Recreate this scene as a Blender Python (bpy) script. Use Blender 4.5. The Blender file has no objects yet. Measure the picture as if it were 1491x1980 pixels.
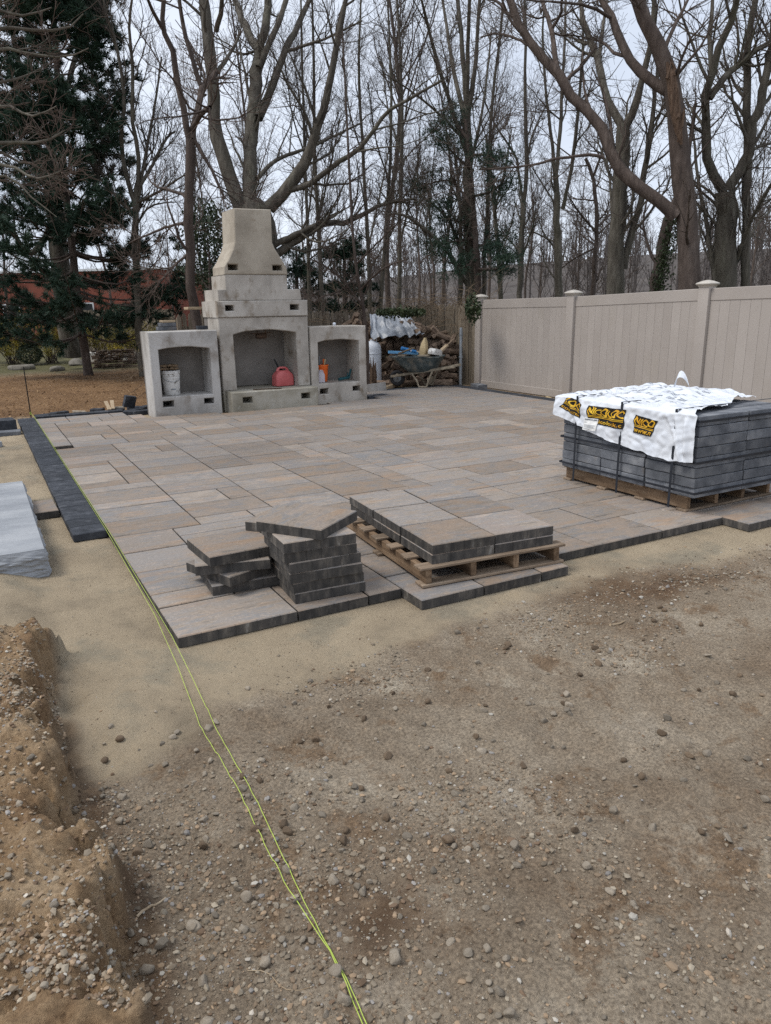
import bpy, bmesh, math, random
import numpy as np
from mathutils import Vector, Matrix, Euler
random.seed(7); RNG = np.random.default_rng(7)
SC = bpy.context.scene; COL = SC.collection
PI = math.pi
# ---------------------------------------------------------------- camera (solved from the paving's vanishing points)
FPX, CX, CY, WPX, HPX = 1418.67, 745.5, 990.0, 1491, 1980
PITCH, ROLL, YAW = math.radians(15.578), math.radians(0.984), math.radians(28.551)
CAM = np.array([-0.698, -3.5206, 1.6])
_f = np.array([math.sin(YAW)*math.cos(PITCH), math.cos(YAW)*math.cos(PITCH), -math.sin(PITCH)])
_r = np.array([math.cos(YAW), -math.sin(YAW), 0.0])
_d = np.cross(_f, _r)
RIGHT = math.cos(ROLL)*_r + math.sin(ROLL)*_d
DOWN = -math.sin(ROLL)*_r + math.cos(ROLL)*_d
FWD = _f
FH = np.array([math.sin(YAW), math.cos(YAW), 0.0])
cam_data = bpy.data.cameras.new('camera'); cam = bpy.data.objects.new('camera', cam_data); COL.objects.link(cam)
cam.matrix_world = Matrix(((RIGHT[0], -DOWN[0], -FWD[0], CAM[0]), (RIGHT[1], -DOWN[1], -FWD[1], CAM[1]),
                           (RIGHT[2], -DOWN[2], -FWD[2], CAM[2]), (0, 0, 0, 1)))
cam_data.sensor_fit = 'VERTICAL'; cam_data.sensor_height = 24.0; cam_data.lens = FPX/HPX*24.0
cam_data.clip_start = 0.05; cam_data.clip_end = 3000
SC.camera = cam
# ---------------------------------------------------------------- sky, sun, exposure (overcast day)
SUN_EL, SUN_AZ = math.radians(58), math.radians(-75)      # azimuth from +Y towards +X
world = bpy.data.worlds.new('World'); SC.world = world; world.use_nodes = True
wn = world.node_tree; wn.nodes.clear()
w_out = wn.nodes.new('ShaderNodeOutputWorld'); w_bg = wn.nodes.new('ShaderNodeBackground')
w_sky = wn.nodes.new('ShaderNodeTexSky'); w_sky.sky_type = 'NISHITA'; w_sky.sun_disc = False
w_sky.sun_elevation = SUN_EL; w_sky.sun_rotation = SUN_AZ
w_hs = wn.nodes.new('ShaderNodeHueSaturation'); w_hs.inputs['Saturation'].default_value = 0.55
w_tc = wn.nodes.new('ShaderNodeTexCoord'); w_mp = wn.nodes.new('ShaderNodeMapping')
w_mp.inputs['Scale'].default_value = (1.0, 1.0, 2.6)
w_nz = wn.nodes.new('ShaderNodeTexNoise'); w_nz.inputs['Scale'].default_value = 2.4; w_nz.inputs['Detail'].default_value = 5
w_rp = wn.nodes.new('ShaderNodeValToRGB')
w_rp.color_ramp.elements[0].position = 0.32; w_rp.color_ramp.elements[0].color = (4.5, 5.0, 5.9, 1)
w_rp.color_ramp.elements[1].position = 0.68; w_rp.color_ramp.elements[1].color = (5.95, 6.4, 7.2, 1)
w_mx = wn.nodes.new('ShaderNodeMixRGB'); w_mx.inputs['Fac'].default_value = 0.86
w_bg.inputs['Strength'].default_value = 0.1
L = wn.links.new
L(w_sky.outputs[0], w_hs.inputs['Color']); L(w_tc.outputs['Generated'], w_mp.inputs[0]); L(w_mp.outputs[0], w_nz.inputs['Vector'])
L(w_nz.outputs[0], w_rp.inputs[0]); L(w_hs.outputs[0], w_mx.inputs[1]); L(w_rp.outputs[0], w_mx.inputs[2])
L(w_mx.outputs[0], w_bg.inputs[0]); L(w_bg.outputs[0], w_out.inputs[0])
sun_d = bpy.data.lights.new('sun', 'SUN'); sun_d.energy = 1.5; sun_d.angle = math.radians(22); sun_d.color = (1.0, 0.96, 0.9)
sun = bpy.data.objects.new('sun', sun_d); COL.objects.link(sun)
_sd = Vector((math.sin(SUN_AZ)*math.cos(SUN_EL), math.cos(SUN_AZ)*math.cos(SUN_EL), math.sin(SUN_EL)))
sun.rotation_euler = _sd.to_track_quat('Z', 'Y').to_euler(); sun.location = (-6, -6, 20)
SC.view_settings.view_transform = 'Standard'; SC.view_settings.look = 'None'
SC.view_settings.exposure = 0.72; SC.view_settings.gamma = 1.0; SC.view_settings.use_curve_mapping = False
SC.render.engine = 'CYCLES'; SC.cycles.use_denoising = False; SC.cycles.max_bounces = 5
# ---------------------------------------------------------------- pixels of the photograph to points
def ray(u, v):
    return RIGHT*((u-CX)/FPX) + DOWN*((v-CY)/FPX) + FWD
def onz(u, v, z=0.0):
    d = ray(u, v); return CAM + d*((z-CAM[2])/d[2])
def ony(u, v, y):
    d = ray(u, v); return CAM + d*((y-CAM[1])/d[1])
def onx(u, v, x):
    d = ray(u, v); return CAM + d*((x-CAM[0])/d[0])
def at_depth(u, v, D):
    d = ray(u, v); return CAM + d*(D/float(d@FH))
GZ = -0.062
# ---------------------------------------------------------------- noise on arrays
def _hash(ix, iy, s):
    h = (ix.astype(np.int64)*374761393 + iy.astype(np.int64)*668265263 + s*1274126177) & 0x7fffffff
    h = ((h ^ (h >> 13))*1274126177) & 0x7fffffff
    return ((h ^ (h >> 16)) & 0xffff)/65535.0
def vnoise(x, y, s=0):
    ix = np.floor(x); iy = np.floor(y); fx = x-ix; fy = y-iy
    fx = fx*fx*(3-2*fx); fy = fy*fy*(3-2*fy)
    a = _hash(ix, iy, s); b = _hash(ix+1, iy, s); c = _hash(ix, iy+1, s); d = _hash(ix+1, iy+1, s)
    return (a*(1-fx)+b*fx)*(1-fy) + (c*(1-fx)+d*fx)*fy - 0.5
def fbm(x, y, sc, oct=4, s=0, g=0.5):
    o = np.zeros_like(x); a = 1.0
    for i in range(oct):
        o += a*vnoise(x*sc+17.3*i, y*sc-9.1*i, s+i); sc *= 2.03; a *= g
    return o
def sstep(a, b, x):
    t = np.clip((x-a)/(b-a), 0, 1); return t*t*(3-2*t)
# ---------------------------------------------------------------- objects
def tag(o, label=None, cat=None, group=None, kind=None):
    if label: o['label'] = label
    if cat: o['category'] = cat
    if group: o['group'] = group
    if kind: o['kind'] = kind
    return o
def empty(name, loc=(0, 0, 0), rz=0.0, label=None, cat=None, group=None, kind=None):
    o = bpy.data.objects.new(name, None); COL.objects.link(o); o.empty_display_size = 0.1
    o.location = loc; o.rotation_euler = (0, 0, rz)
    return tag(o, label, cat, group, kind)
def link(name, me, mat=None, parent=None, loc=(0, 0, 0), rot=(0, 0, 0)):
    o = bpy.data.objects.new(name, me); COL.objects.link(o)
    if mat is not None and not me.materials:
        for m in (mat if isinstance(mat, (list, tuple)) else [mat]): me.materials.append(m)
    o.location = loc; o.rotation_euler = rot
    if parent is not None: o.parent = parent
    return o
def copy_tree(o, parent=None):
    c = o.copy(); COL.objects.link(c); c.parent = parent
    for ch in o.children: copy_tree(ch, c)
    return c
def mesh_arrays(name, V, F, smooth=True):
    """V (n,3) array, F list of (m,k) int arrays"""
    me = bpy.data.meshes.new(name); V = np.asarray(V, dtype=np.float32)
    me.vertices.add(len(V)); me.vertices.foreach_set('co', V.ravel())
    F = [np.asarray(f, dtype=np.int32) for f in F if len(f)]
    nl = sum(f.size for f in F); npoly = sum(len(f) for f in F)
    me.loops.add(nl); me.polygons.add(npoly)
    me.loops.foreach_set('vertex_index', np.concatenate([f.ravel() for f in F]))
    tot = np.concatenate([np.full(len(f), f.shape[1], dtype=np.int32) for f in F])
    st = np.concatenate([[0], np.cumsum(tot)[:-1]]).astype(np.int32)
    me.polygons.foreach_set('loop_start', st)
    me.polygons.foreach_set('use_smooth', np.full(npoly, smooth, dtype=bool))
    me.update(calc_edges=True); return me
def vcolor(me, name, cols):
    a = me.attributes.new(name, 'FLOAT_COLOR', 'POINT')
    c = np.ones((len(cols), 4), dtype=np.float32); c[:, :cols.shape[1]] = cols
    a.data.foreach_set('color', c.ravel())
class MB:
    """collects shapes; build() links them as one mesh object"""
    def __init__(s): s.v = []; s.f = []
    def add(s, v, f):
        n = len(s.v); s.v += [tuple(map(float, p)) for p in v]; s.f += [tuple(i+n for i in q) for q in f]; return s
    def box(s, a, b, M=None):
        v = [(x, y, z) for z in (a[2], b[2]) for y in (a[1], b[1]) for x in (a[0], b[0])]
        if M is not None: v = [M @ Vector(p) for p in v]
        return s.add(v, [(0, 2, 3, 1), (4, 5, 7, 6), (0, 1, 5, 4), (2, 6, 7, 3), (0, 4, 6, 2), (1, 3, 7, 5)])
    def bar(s, p, q, w, h, up=(0, 0, 1)):
        p = Vector(p); q = Vector(q); d = (q-p); l = d.length; d.normalize()
        x = d.cross(Vector(up))
        if x.length < 1e-4: x = Vector((1, 0, 0))
        x.normalize(); z = x.cross(d)
        v = [p + x*(sx*w/2) + z*(sz*h/2) + d*(t*l) for t in (0, 1) for sz in (-1, 1) for sx in (-1, 1)]
        return s.add(v, [(0, 1, 3, 2), (4, 6, 7, 5), (0, 4, 5, 1), (2, 3, 7, 6), (0, 2, 6, 4), (1, 5, 7, 3)])
    def rings(s, rings, cap=True, closed=False):
        n = len(rings[0]); v = [p for r in rings for p in r]; f = []
        R = len(rings)
        for i in range(R if closed else R-1):
            j = (i+1) % R
            for k in range(n): f.append((i*n+k, i*n+(k+1) % n, j*n+(k+1) % n, j*n+k))
        if cap and not closed: f.append(tuple(range(n-1, -1, -1))); f.append(tuple((R-1)*n+k for k in range(n)))
        return s.add(v, f)
    def tube(s, pts, rad, n=8, closed=False):
        pts = [Vector(p) for p in pts]; R = []
        m = len(pts)
        if not hasattr(rad, '__len__'): rad = [rad]*m
        prev = None
        for i, p in enumerate(pts):
            t = (pts[(i+1) % m]-pts[i-1]) if closed else (pts[min(i+1, m-1)]-pts[max(i-1, 0)])
            t.normalize()
            if prev is None:
                a = t.cross(Vector((0, 0, 1)))
                if a.length < 0.05: a = t.cross(Vector((1, 0, 0)))
            else: a = prev - t*prev.dot(t)
            a.normalize(); prev = a; b = t.cross(a)
            R.append([p + (a*math.cos(2*PI*k/n) + b*math.sin(2*PI*k/n))*rad[i] for k in range(n)])
        return s.rings(R, closed=closed)
    def lathe(s, prof, c=(0, 0, 0), n=24, axis='Z', cap=True):
        R = []
        for r, h in prof:
            ring = []
            for k in range(n):
                a = 2*PI*k/n; x, y = r*math.cos(a), r*math.sin(a)
                ring.append({'Z': (c[0]+x, c[1]+y, c[2]+h), 'Y': (c[0]+x, c[1]+h, c[2]-y), 'X': (c[0]+h, c[1]+x, c[2]+y)}[axis])
            R.append(ring)
        return s.rings(R, cap=cap)
    def build(s, name, mat, parent=None, off=(0, 0, 0), bevel=0.0, smooth=False, loc=None, seg=1, rot=(0, 0, 0)):
        me = bpy.data.meshes.new(name); o3 = Vector(off)
        me.from_pydata([tuple(Vector(p)-o3) for p in s.v], [], s.f); me.update()
        bm = bmesh.new(); bm.from_mesh(me)
        bmesh.ops.recalc_face_normals(bm, faces=bm.faces[:])
        if bevel > 0:
            es = [e for e in bm.edges if len(e.link_faces) == 2 and e.calc_face_angle(0) > 0.6]
            bmesh.ops.bevel(bm, geom=es, offset=bevel, segments=seg, affect='EDGES', profile=0.6, clamp_overlap=True)
        bm.to_mesh(me); bm.free()
        if smooth:
            me.polygons.foreach_set('use_smooth', np.ones(len(me.polygons), dtype=bool))
            try: me.set_sharp_from_angle(angle=math.radians(42))
            except Exception: pass
        return link(name, me, mat, parent, loc if loc is not None else (0, 0, 0), rot)
def rrect(hx, hy, r, z, n=5, c=(0, 0)):
    out = []
    for sx, sy, a0 in ((1, 1, 0), (-1, 1, PI/2), (-1, -1, PI), (1, -1, 1.5*PI)):
        for i in range(n+1):
            a = a0 + PI/2*i/n
            out.append((c[0]+sx*(hx-r)+r*math.cos(a), c[1]+sy*(hy-r)+r*math.sin(a), z))
    return out
# 2D outline with holes (x,z), extruded along y: used for the precast concrete with its slots
def panel_mesh(outline, holes, y0, y1, bevel=0.008):
    from mathutils.geometry import delaunay_2d_cdt
    def area(p): return sum(p[i-1][0]*p[i][1]-p[i][0]*p[i-1][1] for i in range(len(p)))/2
    def inset(p, d):                     # p counter-clockwise, moved inwards by d
        out = []
        for i in range(len(p)):
            a, b, c = Vector(p[i-1]), Vector(p[i]), Vector(p[(i+1) % len(p)]); e0 = (b-a).normalized(); e1 = (c-b).normalized()
            n0 = Vector((-e0.y, e0.x)); n1 = Vector((-e1.y, e1.x)); m = (n0+n1).normalized(); out.append(tuple(b+m*(d/max(0.35, m.dot(n0)))))
        return out
    loops = []
    for k, pl in enumerate([outline]+list(holes)):
        pl = [tuple(q) for q in pl]
        if area(pl) < 0: pl = pl[::-1]
        loops.append((pl, inset(pl, bevel if k == 0 else -bevel)))
    V = []; F = []
    co = [Vector(q) for _, il in loops for q in il]; ed = []; n = 0
    for _, il in loops: ed += [(n+i, n+(i+1) % len(il)) for i in range(len(il))]; n += len(il)
    vs, _, fs, *_r = delaunay_2d_cdt(co, ed, [], 0, 1e-7)
    def inside(q, pl):
        c = False
        for i in range(len(pl)):
            (xa, ya), (xb, yb) = pl[i-1], pl[i]
            if (ya > q[1]) != (yb > q[1]) and q[0] < (xb-xa)*(q[1]-ya)/(yb-ya)+xa: c = not c
        return c
    keep = []
    for f in fs:
        c = sum((vs[i] for i in f), Vector((0, 0)))/len(f)
        if inside(c, loops[0][1]) and not any(inside(c, il) for _, il in loops[1:]): keep.append(tuple(f))
    nv = len(vs)
    V += [(q.x, y0, q.y) for q in vs]+[(q.x, y1, q.y) for q in vs]
    F += keep+[tuple(i+nv for i in f[::-1]) for f in keep]
    for pl, il in loops:
        m = len(pl); b = len(V)
        V += [(x, y0, z) for x, z in il]+[(x, y0+bevel, z) for x, z in pl]+[(x, y1-bevel, z) for x, z in pl]+[(x, y1, z) for x, z in il]
        for r in range(3):
            for i in range(m): j = (i+1) % m; F.append((b+r*m+i, b+r*m+j, b+(r+1)*m+j, b+(r+1)*m+i))
    me = bpy.data.meshes.new('panel'); me.from_pydata(V, [], F); me.update()
    bm = bmesh.new(); bm.from_mesh(me); bmesh.ops.remove_doubles(bm, verts=bm.verts[:], dist=1e-5)
    bmesh.ops.recalc_face_normals(bm, faces=bm.faces[:]); bm.to_mesh(me); bm.free()
    return me
def shift_mesh(me, off):
    n = len(me.vertices); co = np.zeros(n*3, dtype=np.float32); me.vertices.foreach_get('co', co)
    co = co.reshape(-1, 3)-np.array(off, dtype=np.float32); me.vertices.foreach_set('co', co.ravel()); me.update(); return me
# ---------------------------------------------------------------- materials
def ramp(nt, stops):
    r = nt.nodes.new('ShaderNodeValToRGB'); e = r.color_ramp.elements
    while len(e) < len(stops): e.new(0.5)
    for k, (p, c) in enumerate(stops): e[k].position = p; e[k].color = (c[0], c[1], c[2], 1)
    return r
def N(nt, t, **kw):
    n = nt.nodes.new(t)
    for k, v in kw.items():
        if k in n.inputs: n.inputs[k].default_value = v
        else: setattr(n, k, v)
    return n
def mat_base(name, rough=0.85, spec=0.3, metal=0.0):
    m = bpy.data.materials.new(name); m.use_nodes = True; nt = m.node_tree
    b = nt.nodes['Principled BSDF']; b.inputs['Roughness'].default_value = rough
    b.inputs['Specular IOR Level'].default_value = spec; b.inputs['Metallic'].default_value = metal
    return m, nt, b
def coords(nt, stretch=(1, 1, 1), rnd=True):
    tc = N(nt, 'ShaderNodeTexCoord'); mp = N(nt, 'ShaderNodeMapping'); mp.inputs['Scale'].default_value = stretch
    if rnd:
        oi = N(nt, 'ShaderNodeObjectInfo'); mu = N(nt, 'ShaderNodeMath', operation='MULTIPLY'); mu.inputs[1].default_value = 61.7
        ad = N(nt, 'ShaderNodeVectorMath', operation='ADD')
        nt.links.new(oi.outputs['Random'], mu.inputs[0]); nt.links.new(tc.outputs['Object'], ad.inputs[0]); nt.links.new(mu.outputs[0], ad.inputs[1])
        nt.links.new(ad.outputs[0], mp.inputs[0])
    else: nt.links.new(tc.outputs['Object'], mp.inputs[0])
    return mp.outputs[0], tc
def mix(nt, a, b, fac, mode='MIX'):
    m = N(nt, 'ShaderNodeMixRGB', blend_type=mode)
    for i, x in ((0, fac), (1, a), (2, b)):
        if hasattr(x, 'is_linked'): nt.links.new(x, m.inputs[i])
        elif isinstance(x, (int, float)): m.inputs[i].default_value = x
        else: m.inputs[i].default_value = (x[0], x[1], x[2], 1)
    return m.outputs[0]
def noise(nt, vec, scale, detail=6, rough=0.6):
    n = N(nt, 'ShaderNodeTexNoise'); n.inputs['Scale'].default_value = scale; n.inputs['Detail'].default_value = detail
    n.inputs['Roughness'].default_value = rough; nt.links.new(vec, n.inputs['Vector']); return n.outputs['Fac']
def bump(nt, b, h, strength, dist=0.01):
    bp = N(nt, 'ShaderNodeBump'); bp.inputs['Strength'].default_value = strength; bp.inputs['Distance'].default_value = dist
    nt.links.new(h, bp.inputs['Height']); nt.links.new(bp.outputs[0], b.inputs['Normal'])
def objvar(nt, col, amt):
    oi = N(nt, 'ShaderNodeObjectInfo'); mr = N(nt, 'ShaderNodeMapRange'); mr.inputs['To Min'].default_value = 1-amt; mr.inputs['To Max'].default_value = 1+amt
    hs = N(nt, 'ShaderNodeHueSaturation'); nt.links.new(oi.outputs['Random'], mr.inputs[0]); nt.links.new(mr.outputs[0], hs.inputs['Value'])
    nt.links.new(col, hs.inputs['Color']); return hs.outputs[0]
def pmat(name, stops, scale=8, stretch=(1, 1, 1), rough=0.85, spec=0.25, metal=0, bmp=0.3, bscale=40, bdist=0.01, var=0.0, rnd=True, stain=None, detail=7):
    """noise-driven material; stain=(scale, lo, hi, colour, amount)"""
    m, nt, b = mat_base(name, rough, spec, metal)
    vec, tc = coords(nt, stretch, rnd)
    r = ramp(nt, stops); nt.links.new(noise(nt, vec, scale, detail), r.inputs[0]); col = r.outputs[0]
    if stain:
        sr = ramp(nt, [(stain[1], (0, 0, 0)), (stain[2], (1, 1, 1))]); nt.links.new(noise(nt, vec, stain[0], 5), sr.inputs[0])
        mm = N(nt, 'ShaderNodeMath', operation='MULTIPLY'); mm.inputs[1].default_value = stain[4]; nt.links.new(sr.outputs[0], mm.inputs[0])
        col = mix(nt, col, stain[3], mm.outputs[0])
    if var: col = objvar(nt, col, var)
    nt.links.new(col, b.inputs['Base Color'])
    if bmp: bump(nt, b, noise(nt, vec, bscale, 5, 0.65), bmp, bdist)
    return m
def flat2(c, k=0.25): return [(0.3, tuple(x*(1-k) for x in c)), (0.7, tuple(x*(1+k) for x in c))]
MT = {}
# slabs: streaked tan, grey and ochre on top, dark raw concrete on the cut sides
def slab_material():
    m, nt, b = mat_base('slab', 0.72, 0.35)
    vec, tc = coords(nt, (1.5, 7.0, 3.0)); v2, _ = coords(nt, (1, 1, 1))
    r1 = ramp(nt, [(0.27, (0.1, 0.096, 0.096)), (0.37, (0.205, 0.178, 0.152)), (0.46, (0.335, 0.272, 0.215)), (0.54, (0.235, 0.228, 0.224)), (0.62, (0.385, 0.31, 0.25)), (0.70, (0.30, 0.285, 0.27)), (0.82, (0.47, 0.425, 0.375))])
    nt.links.new(noise(nt, vec, 2.1, 10, 0.72), r1.inputs[0])
    # warm and bluish patches, differing from slab to slab
    oi = N(nt, 'ShaderNodeObjectInfo'); r2 = ramp(nt, [(0.0, (0.345, 0.245, 0.165)), (0.2, (0.36, 0.285, 0.225)), (0.4, (0.32, 0.262, 0.212)), (0.58, (0.225, 0.222, 0.225)), (0.75, (0.39, 0.325, 0.265)), (0.9, (0.2, 0.185, 0.175)), (1.0, (0.36, 0.27, 0.21))])
    nt.links.new(oi.outputs['Random'], r2.inputs[0])
    rf = ramp(nt, [(0.44, (0, 0, 0)), (0.6, (0.85, 0.85, 0.85))]); nt.links.new(noise(nt, v2, 5.0, 7, 0.7), rf.inputs[0])
    col = mix(nt, r1.outputs[0], r2.outputs[0], rf.outputs[0])
    ro = ramp(nt, [(0.54, (0, 0, 0)), (0.68, (1, 1, 1))]); nt.links.new(noise(nt, vec, 0.9, 6), ro.inputs[0])
    mo = N(nt, 'ShaderNodeMath', operation='MULTIPLY'); mo.inputs[1].default_value = 0.5; nt.links.new(ro.outputs[0], mo.inputs[0])
    col = mix(nt, col, (0.39, 0.245, 0.14), mo.outputs[0])
    # pale dusty bloom and fine speckle
    rs = ramp(nt, [(0.5, (0.8, 0.8, 0.8)), (0.72, (1.22, 1.2, 1.18))]); nt.links.new(noise(nt, v2, 55, 3), rs.inputs[0])
    col = mix(nt, col, rs.outputs[0], 0.55, 'MULTIPLY'); col = objvar(nt, mix(nt, col, (0.88, 0.88, 0.88), 1.0, 'MULTIPLY'), 0.2)
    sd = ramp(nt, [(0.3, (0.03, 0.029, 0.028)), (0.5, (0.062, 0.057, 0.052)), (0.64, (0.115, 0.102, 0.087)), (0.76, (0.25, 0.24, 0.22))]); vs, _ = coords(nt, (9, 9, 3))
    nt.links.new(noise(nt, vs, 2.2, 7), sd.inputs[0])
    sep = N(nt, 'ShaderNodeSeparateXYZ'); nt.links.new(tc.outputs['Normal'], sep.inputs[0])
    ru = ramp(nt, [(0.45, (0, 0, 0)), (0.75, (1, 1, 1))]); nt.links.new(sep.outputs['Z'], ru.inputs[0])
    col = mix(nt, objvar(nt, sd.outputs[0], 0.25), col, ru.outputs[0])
    nt.links.new(col, b.inputs['Base Color']); bump(nt, b, noise(nt, v2, 70, 6, 0.7), 0.35, 0.006)
    return m
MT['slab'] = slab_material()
MT['charcoal'] = pmat('charcoal_block', [(0.3, (0.02, 0.023, 0.028)), (0.55, (0.042, 0.046, 0.055)), (0.72, (0.085, 0.09, 0.1)), (0.82, (0.2, 0.205, 0.21))], 11, bscale=90, bmp=0.4, var=0.22, rough=0.75)
MT['dark_paver'] = pmat('dark_paver', [(0.28, (0.065, 0.07, 0.08)), (0.5, (0.125, 0.132, 0.146)), (0.68, (0.2, 0.205, 0.215)), (0.82, (0.34, 0.34, 0.335))], 6, stretch=(1, 1, 1), bscale=110, bmp=0.45, var=0.28, stain=(2.2, 0.6, 0.75, (0.15, 0.125, 0.1), 0.6))
MT['granite'] = pmat('granite', [(0.3, (0.22, 0.232, 0.25)), (0.5, (0.29, 0.303, 0.32)), (0.72, (0.38, 0.39, 0.4))], 2.2, stretch=(0.7, 1.8, 1), bscale=70, bmp=0.3, rough=0.8, stain=(40, 0.55, 0.7, (0.17, 0.18, 0.2), 0.5))
MT['conc_grey'] = pmat('concrete_grey', [(0.25, (0.26, 0.243, 0.222)), (0.5, (0.44, 0.42, 0.395)), (0.75, (0.56, 0.545, 0.525))], 2.2, stretch=(1, 1, 0.6), bscale=45, bmp=0.35, stain=(4.5, 0.54, 0.70, (0.17, 0.13, 0.095), 0.65), var=0.04)
MT['conc_warm'] = pmat('concrete_warm', [(0.25, (0.255, 0.23, 0.2)), (0.5, (0.43, 0.395, 0.35)), (0.75, (0.55, 0.515, 0.465))], 2.4, stretch=(1, 1, 0.7), bscale=45, bmp=0.35, stain=(5.0, 0.55, 0.70, (0.16, 0.115, 0.07), 0.7), var=0.04)
MT['conc_tan'] = pmat('concrete_tan', [(0.25, (0.25, 0.215, 0.17)), (0.5, (0.40, 0.352, 0.285)), (0.78, (0.52, 0.47, 0.39))], 2.0, bscale=40, bmp=0.3, stain=(4.5, 0.6, 0.75, (0.16, 0.1, 0.05), 0.6))
MT['conc_hearth'] = pmat('concrete_hearth', [(0.25, (0.2, 0.182, 0.138)), (0.5, (0.35, 0.322, 0.262)), (0.78, (0.5, 0.475, 0.42))], 3.0, bscale=40, bmp=0.35, stain=(9, 0.6, 0.75, (0.5, 0.49, 0.45), 0.5))
MT['conc_back'] = pmat('concrete_inside', [(0.3, (0.16, 0.145, 0.13)), (0.7, (0.25, 0.23, 0.21))], 3.0, bscale=50, bmp=0.3, stain=(22, 0.66, 0.72, (0.05, 0.045, 0.04), 0.7))  # darker grey-brown concrete with dark specks, for the back walls
MT['vinyl'] = pmat('vinyl', [(0.3, (0.345, 0.305, 0.272)), (0.7, (0.405, 0.362, 0.325))], 0.9, rough=0.5, spec=0.4, bmp=0.08, bscale=200, stain=(0.8, 0.55, 0.8, (0.32, 0.28, 0.23), 0.5))
MT['vinyl_cap'] = pmat('vinyl_cap', flat2((0.47, 0.435, 0.385), 0.08), 2, rough=0.45, bmp=0.05)
MT['pallet'] = pmat('pallet_wood', [(0.3, (0.12, 0.085, 0.056)), (0.55, (0.25, 0.185, 0.13)), (0.8, (0.37, 0.3, 0.225))], 2.5, stretch=(1.5, 14, 14), bscale=30, bmp=0.4, var=0.22)
MT['pallet_y'] = pmat('pallet_wood_y', [(0.3, (0.11, 0.07, 0.042)), (0.55, (0.225, 0.15, 0.092)), (0.8, (0.35, 0.26, 0.175))], 2.5, stretch=(14, 1.5, 14), bscale=30, bmp=0.4, var=0.22)
MT['old_wood'] = pmat('weathered_wood', [(0.25, (0.10, 0.08, 0.058)), (0.55, (0.205, 0.168, 0.125)), (0.8, (0.3, 0.255, 0.2))], 3, stretch=(12, 12, 1.2), bscale=30, bmp=0.45, var=0.25)
MT['lumber'] = pmat('lumber', [(0.3, (0.29, 0.21, 0.13)), (0.7, (0.45, 0.36, 0.25))], 3, stretch=(2, 10, 10), bscale=40, var=0.2)
MT['log'] = pmat('firewood', [(0.25, (0.065, 0.047, 0.036)), (0.5, (0.17, 0.122, 0.09)), (0.8, (0.38, 0.285, 0.21))], 5, stretch=(2, 9, 9), bscale=30, bmp=0.6, bdist=0.02, var=0.42)
MT['bark'] = pmat('bark_grey', [(0.25, (0.048, 0.041, 0.033)), (0.52, (0.105, 0.092, 0.074)), (0.8, (0.19, 0.172, 0.142))], 5, stretch=(2.2, 2.2, 0.45), bscale=9, bmp=0.8, bdist=0.04, var=0.12, stain=(0.8, 0.5, 0.75, (0.105, 0.11, 0.065), 0.45))
MT['bark_brown'] = pmat('bark_brown', [(0.25, (0.045, 0.033, 0.028)), (0.55, (0.095, 0.072, 0.06)), (0.8, (0.16, 0.128, 0.11))], 5, stretch=(2.2, 2.2, 0.5), bscale=9, bmp=0.8, bdist=0.04, var=0.15)
MT['rot_wood'] = pmat('rotten_wood', [(0.3, (0.05, 0.03, 0.02)), (0.6, (0.17, 0.11, 0.075)), (0.85, (0.3, 0.24, 0.18))], 6, stretch=(4, 4, 0.5), bscale=12, bmp=0.9, bdist=0.04)
MT['twig'] = pmat('twig', flat2((0.085, 0.066, 0.054), 0.3), 2, bmp=0, var=0.15)
MT['twig_red'] = pmat('twig_red', flat2((0.1, 0.072, 0.058), 0.3), 2, bmp=0, var=0.15)
MT['twig_far'] = pmat('far_twigs', flat2((0.115, 0.098, 0.09), 0.22), 0.2, bmp=0, rnd=False)  # paler and greyer than the near twigs: distance haze put into the colour
MT['cane'] = pmat('bramble_cane', flat2((0.2, 0.145, 0.095), 0.45), 1.5, bmp=0, rnd=False)
MT['needle'] = pmat('pine_needles', [(0.25, (0.014, 0.03, 0.02)), (0.5, (0.027, 0.054, 0.034)), (0.8, (0.055, 0.09, 0.055))], 1.6, bmp=0, rough=0.6, rnd=False)
MT['leaf_dark'] = pmat('dark_leaves', [(0.3, (0.018, 0.03, 0.016)), (0.7, (0.05, 0.068, 0.035))], 2.5, bmp=0, rough=0.5)
MT['leaf_ivy'] = pmat('ivy_leaves', [(0.3, (0.018, 0.032, 0.014)), (0.7, (0.055, 0.07, 0.03))], 3, bmp=0, rough=0.5)
MT['blossom'] = pmat('yellow_blossom', [(0.3, (0.07, 0.075, 0.022)), (0.5, (0.2, 0.165, 0.025)), (0.72, (0.46, 0.34, 0.025))], 2.2, bmp=0, rnd=False)
MT['brick_red'] = pmat('red_brick', [(0.3, (0.16, 0.05, 0.034)), (0.7, (0.27, 0.088, 0.06))], 1.0, bmp=0.3, bscale=14)
MT['white_paint'] = pmat('white_paint', flat2((0.68, 0.69, 0.7), 0.1), 3, rough=0.5, bmp=0.05)
MT['white_plastic'] = pmat('white_plastic', flat2((0.7, 0.73, 0.78), 0.07), 3, rough=0.4, bmp=0.03)
MT['pail_white'] = pmat('pail_white', [(0.3, (0.56, 0.55, 0.52)), (0.7, (0.72, 0.71, 0.69))], 6, rough=0.55, bmp=0.1, stain=(16, 0.56, 0.64, (0.12, 0.1, 0.08), 0.8))
MT['red_plastic'] = pmat('red_plastic', [(0.3, (0.46, 0.085, 0.085)), (0.7, (0.62, 0.165, 0.16))], 3, rough=0.45, spec=0.45, bmp=0.05)
MT['orange_plastic'] = pmat('orange_plastic', flat2((0.78, 0.15, 0.02), 0.12), 4, rough=0.4, spec=0.45, bmp=0.03)
MT['milky'] = pmat('milky_plastic', flat2((0.52, 0.48, 0.52), 0.1), 4, rough=0.4, bmp=0.03)
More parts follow.
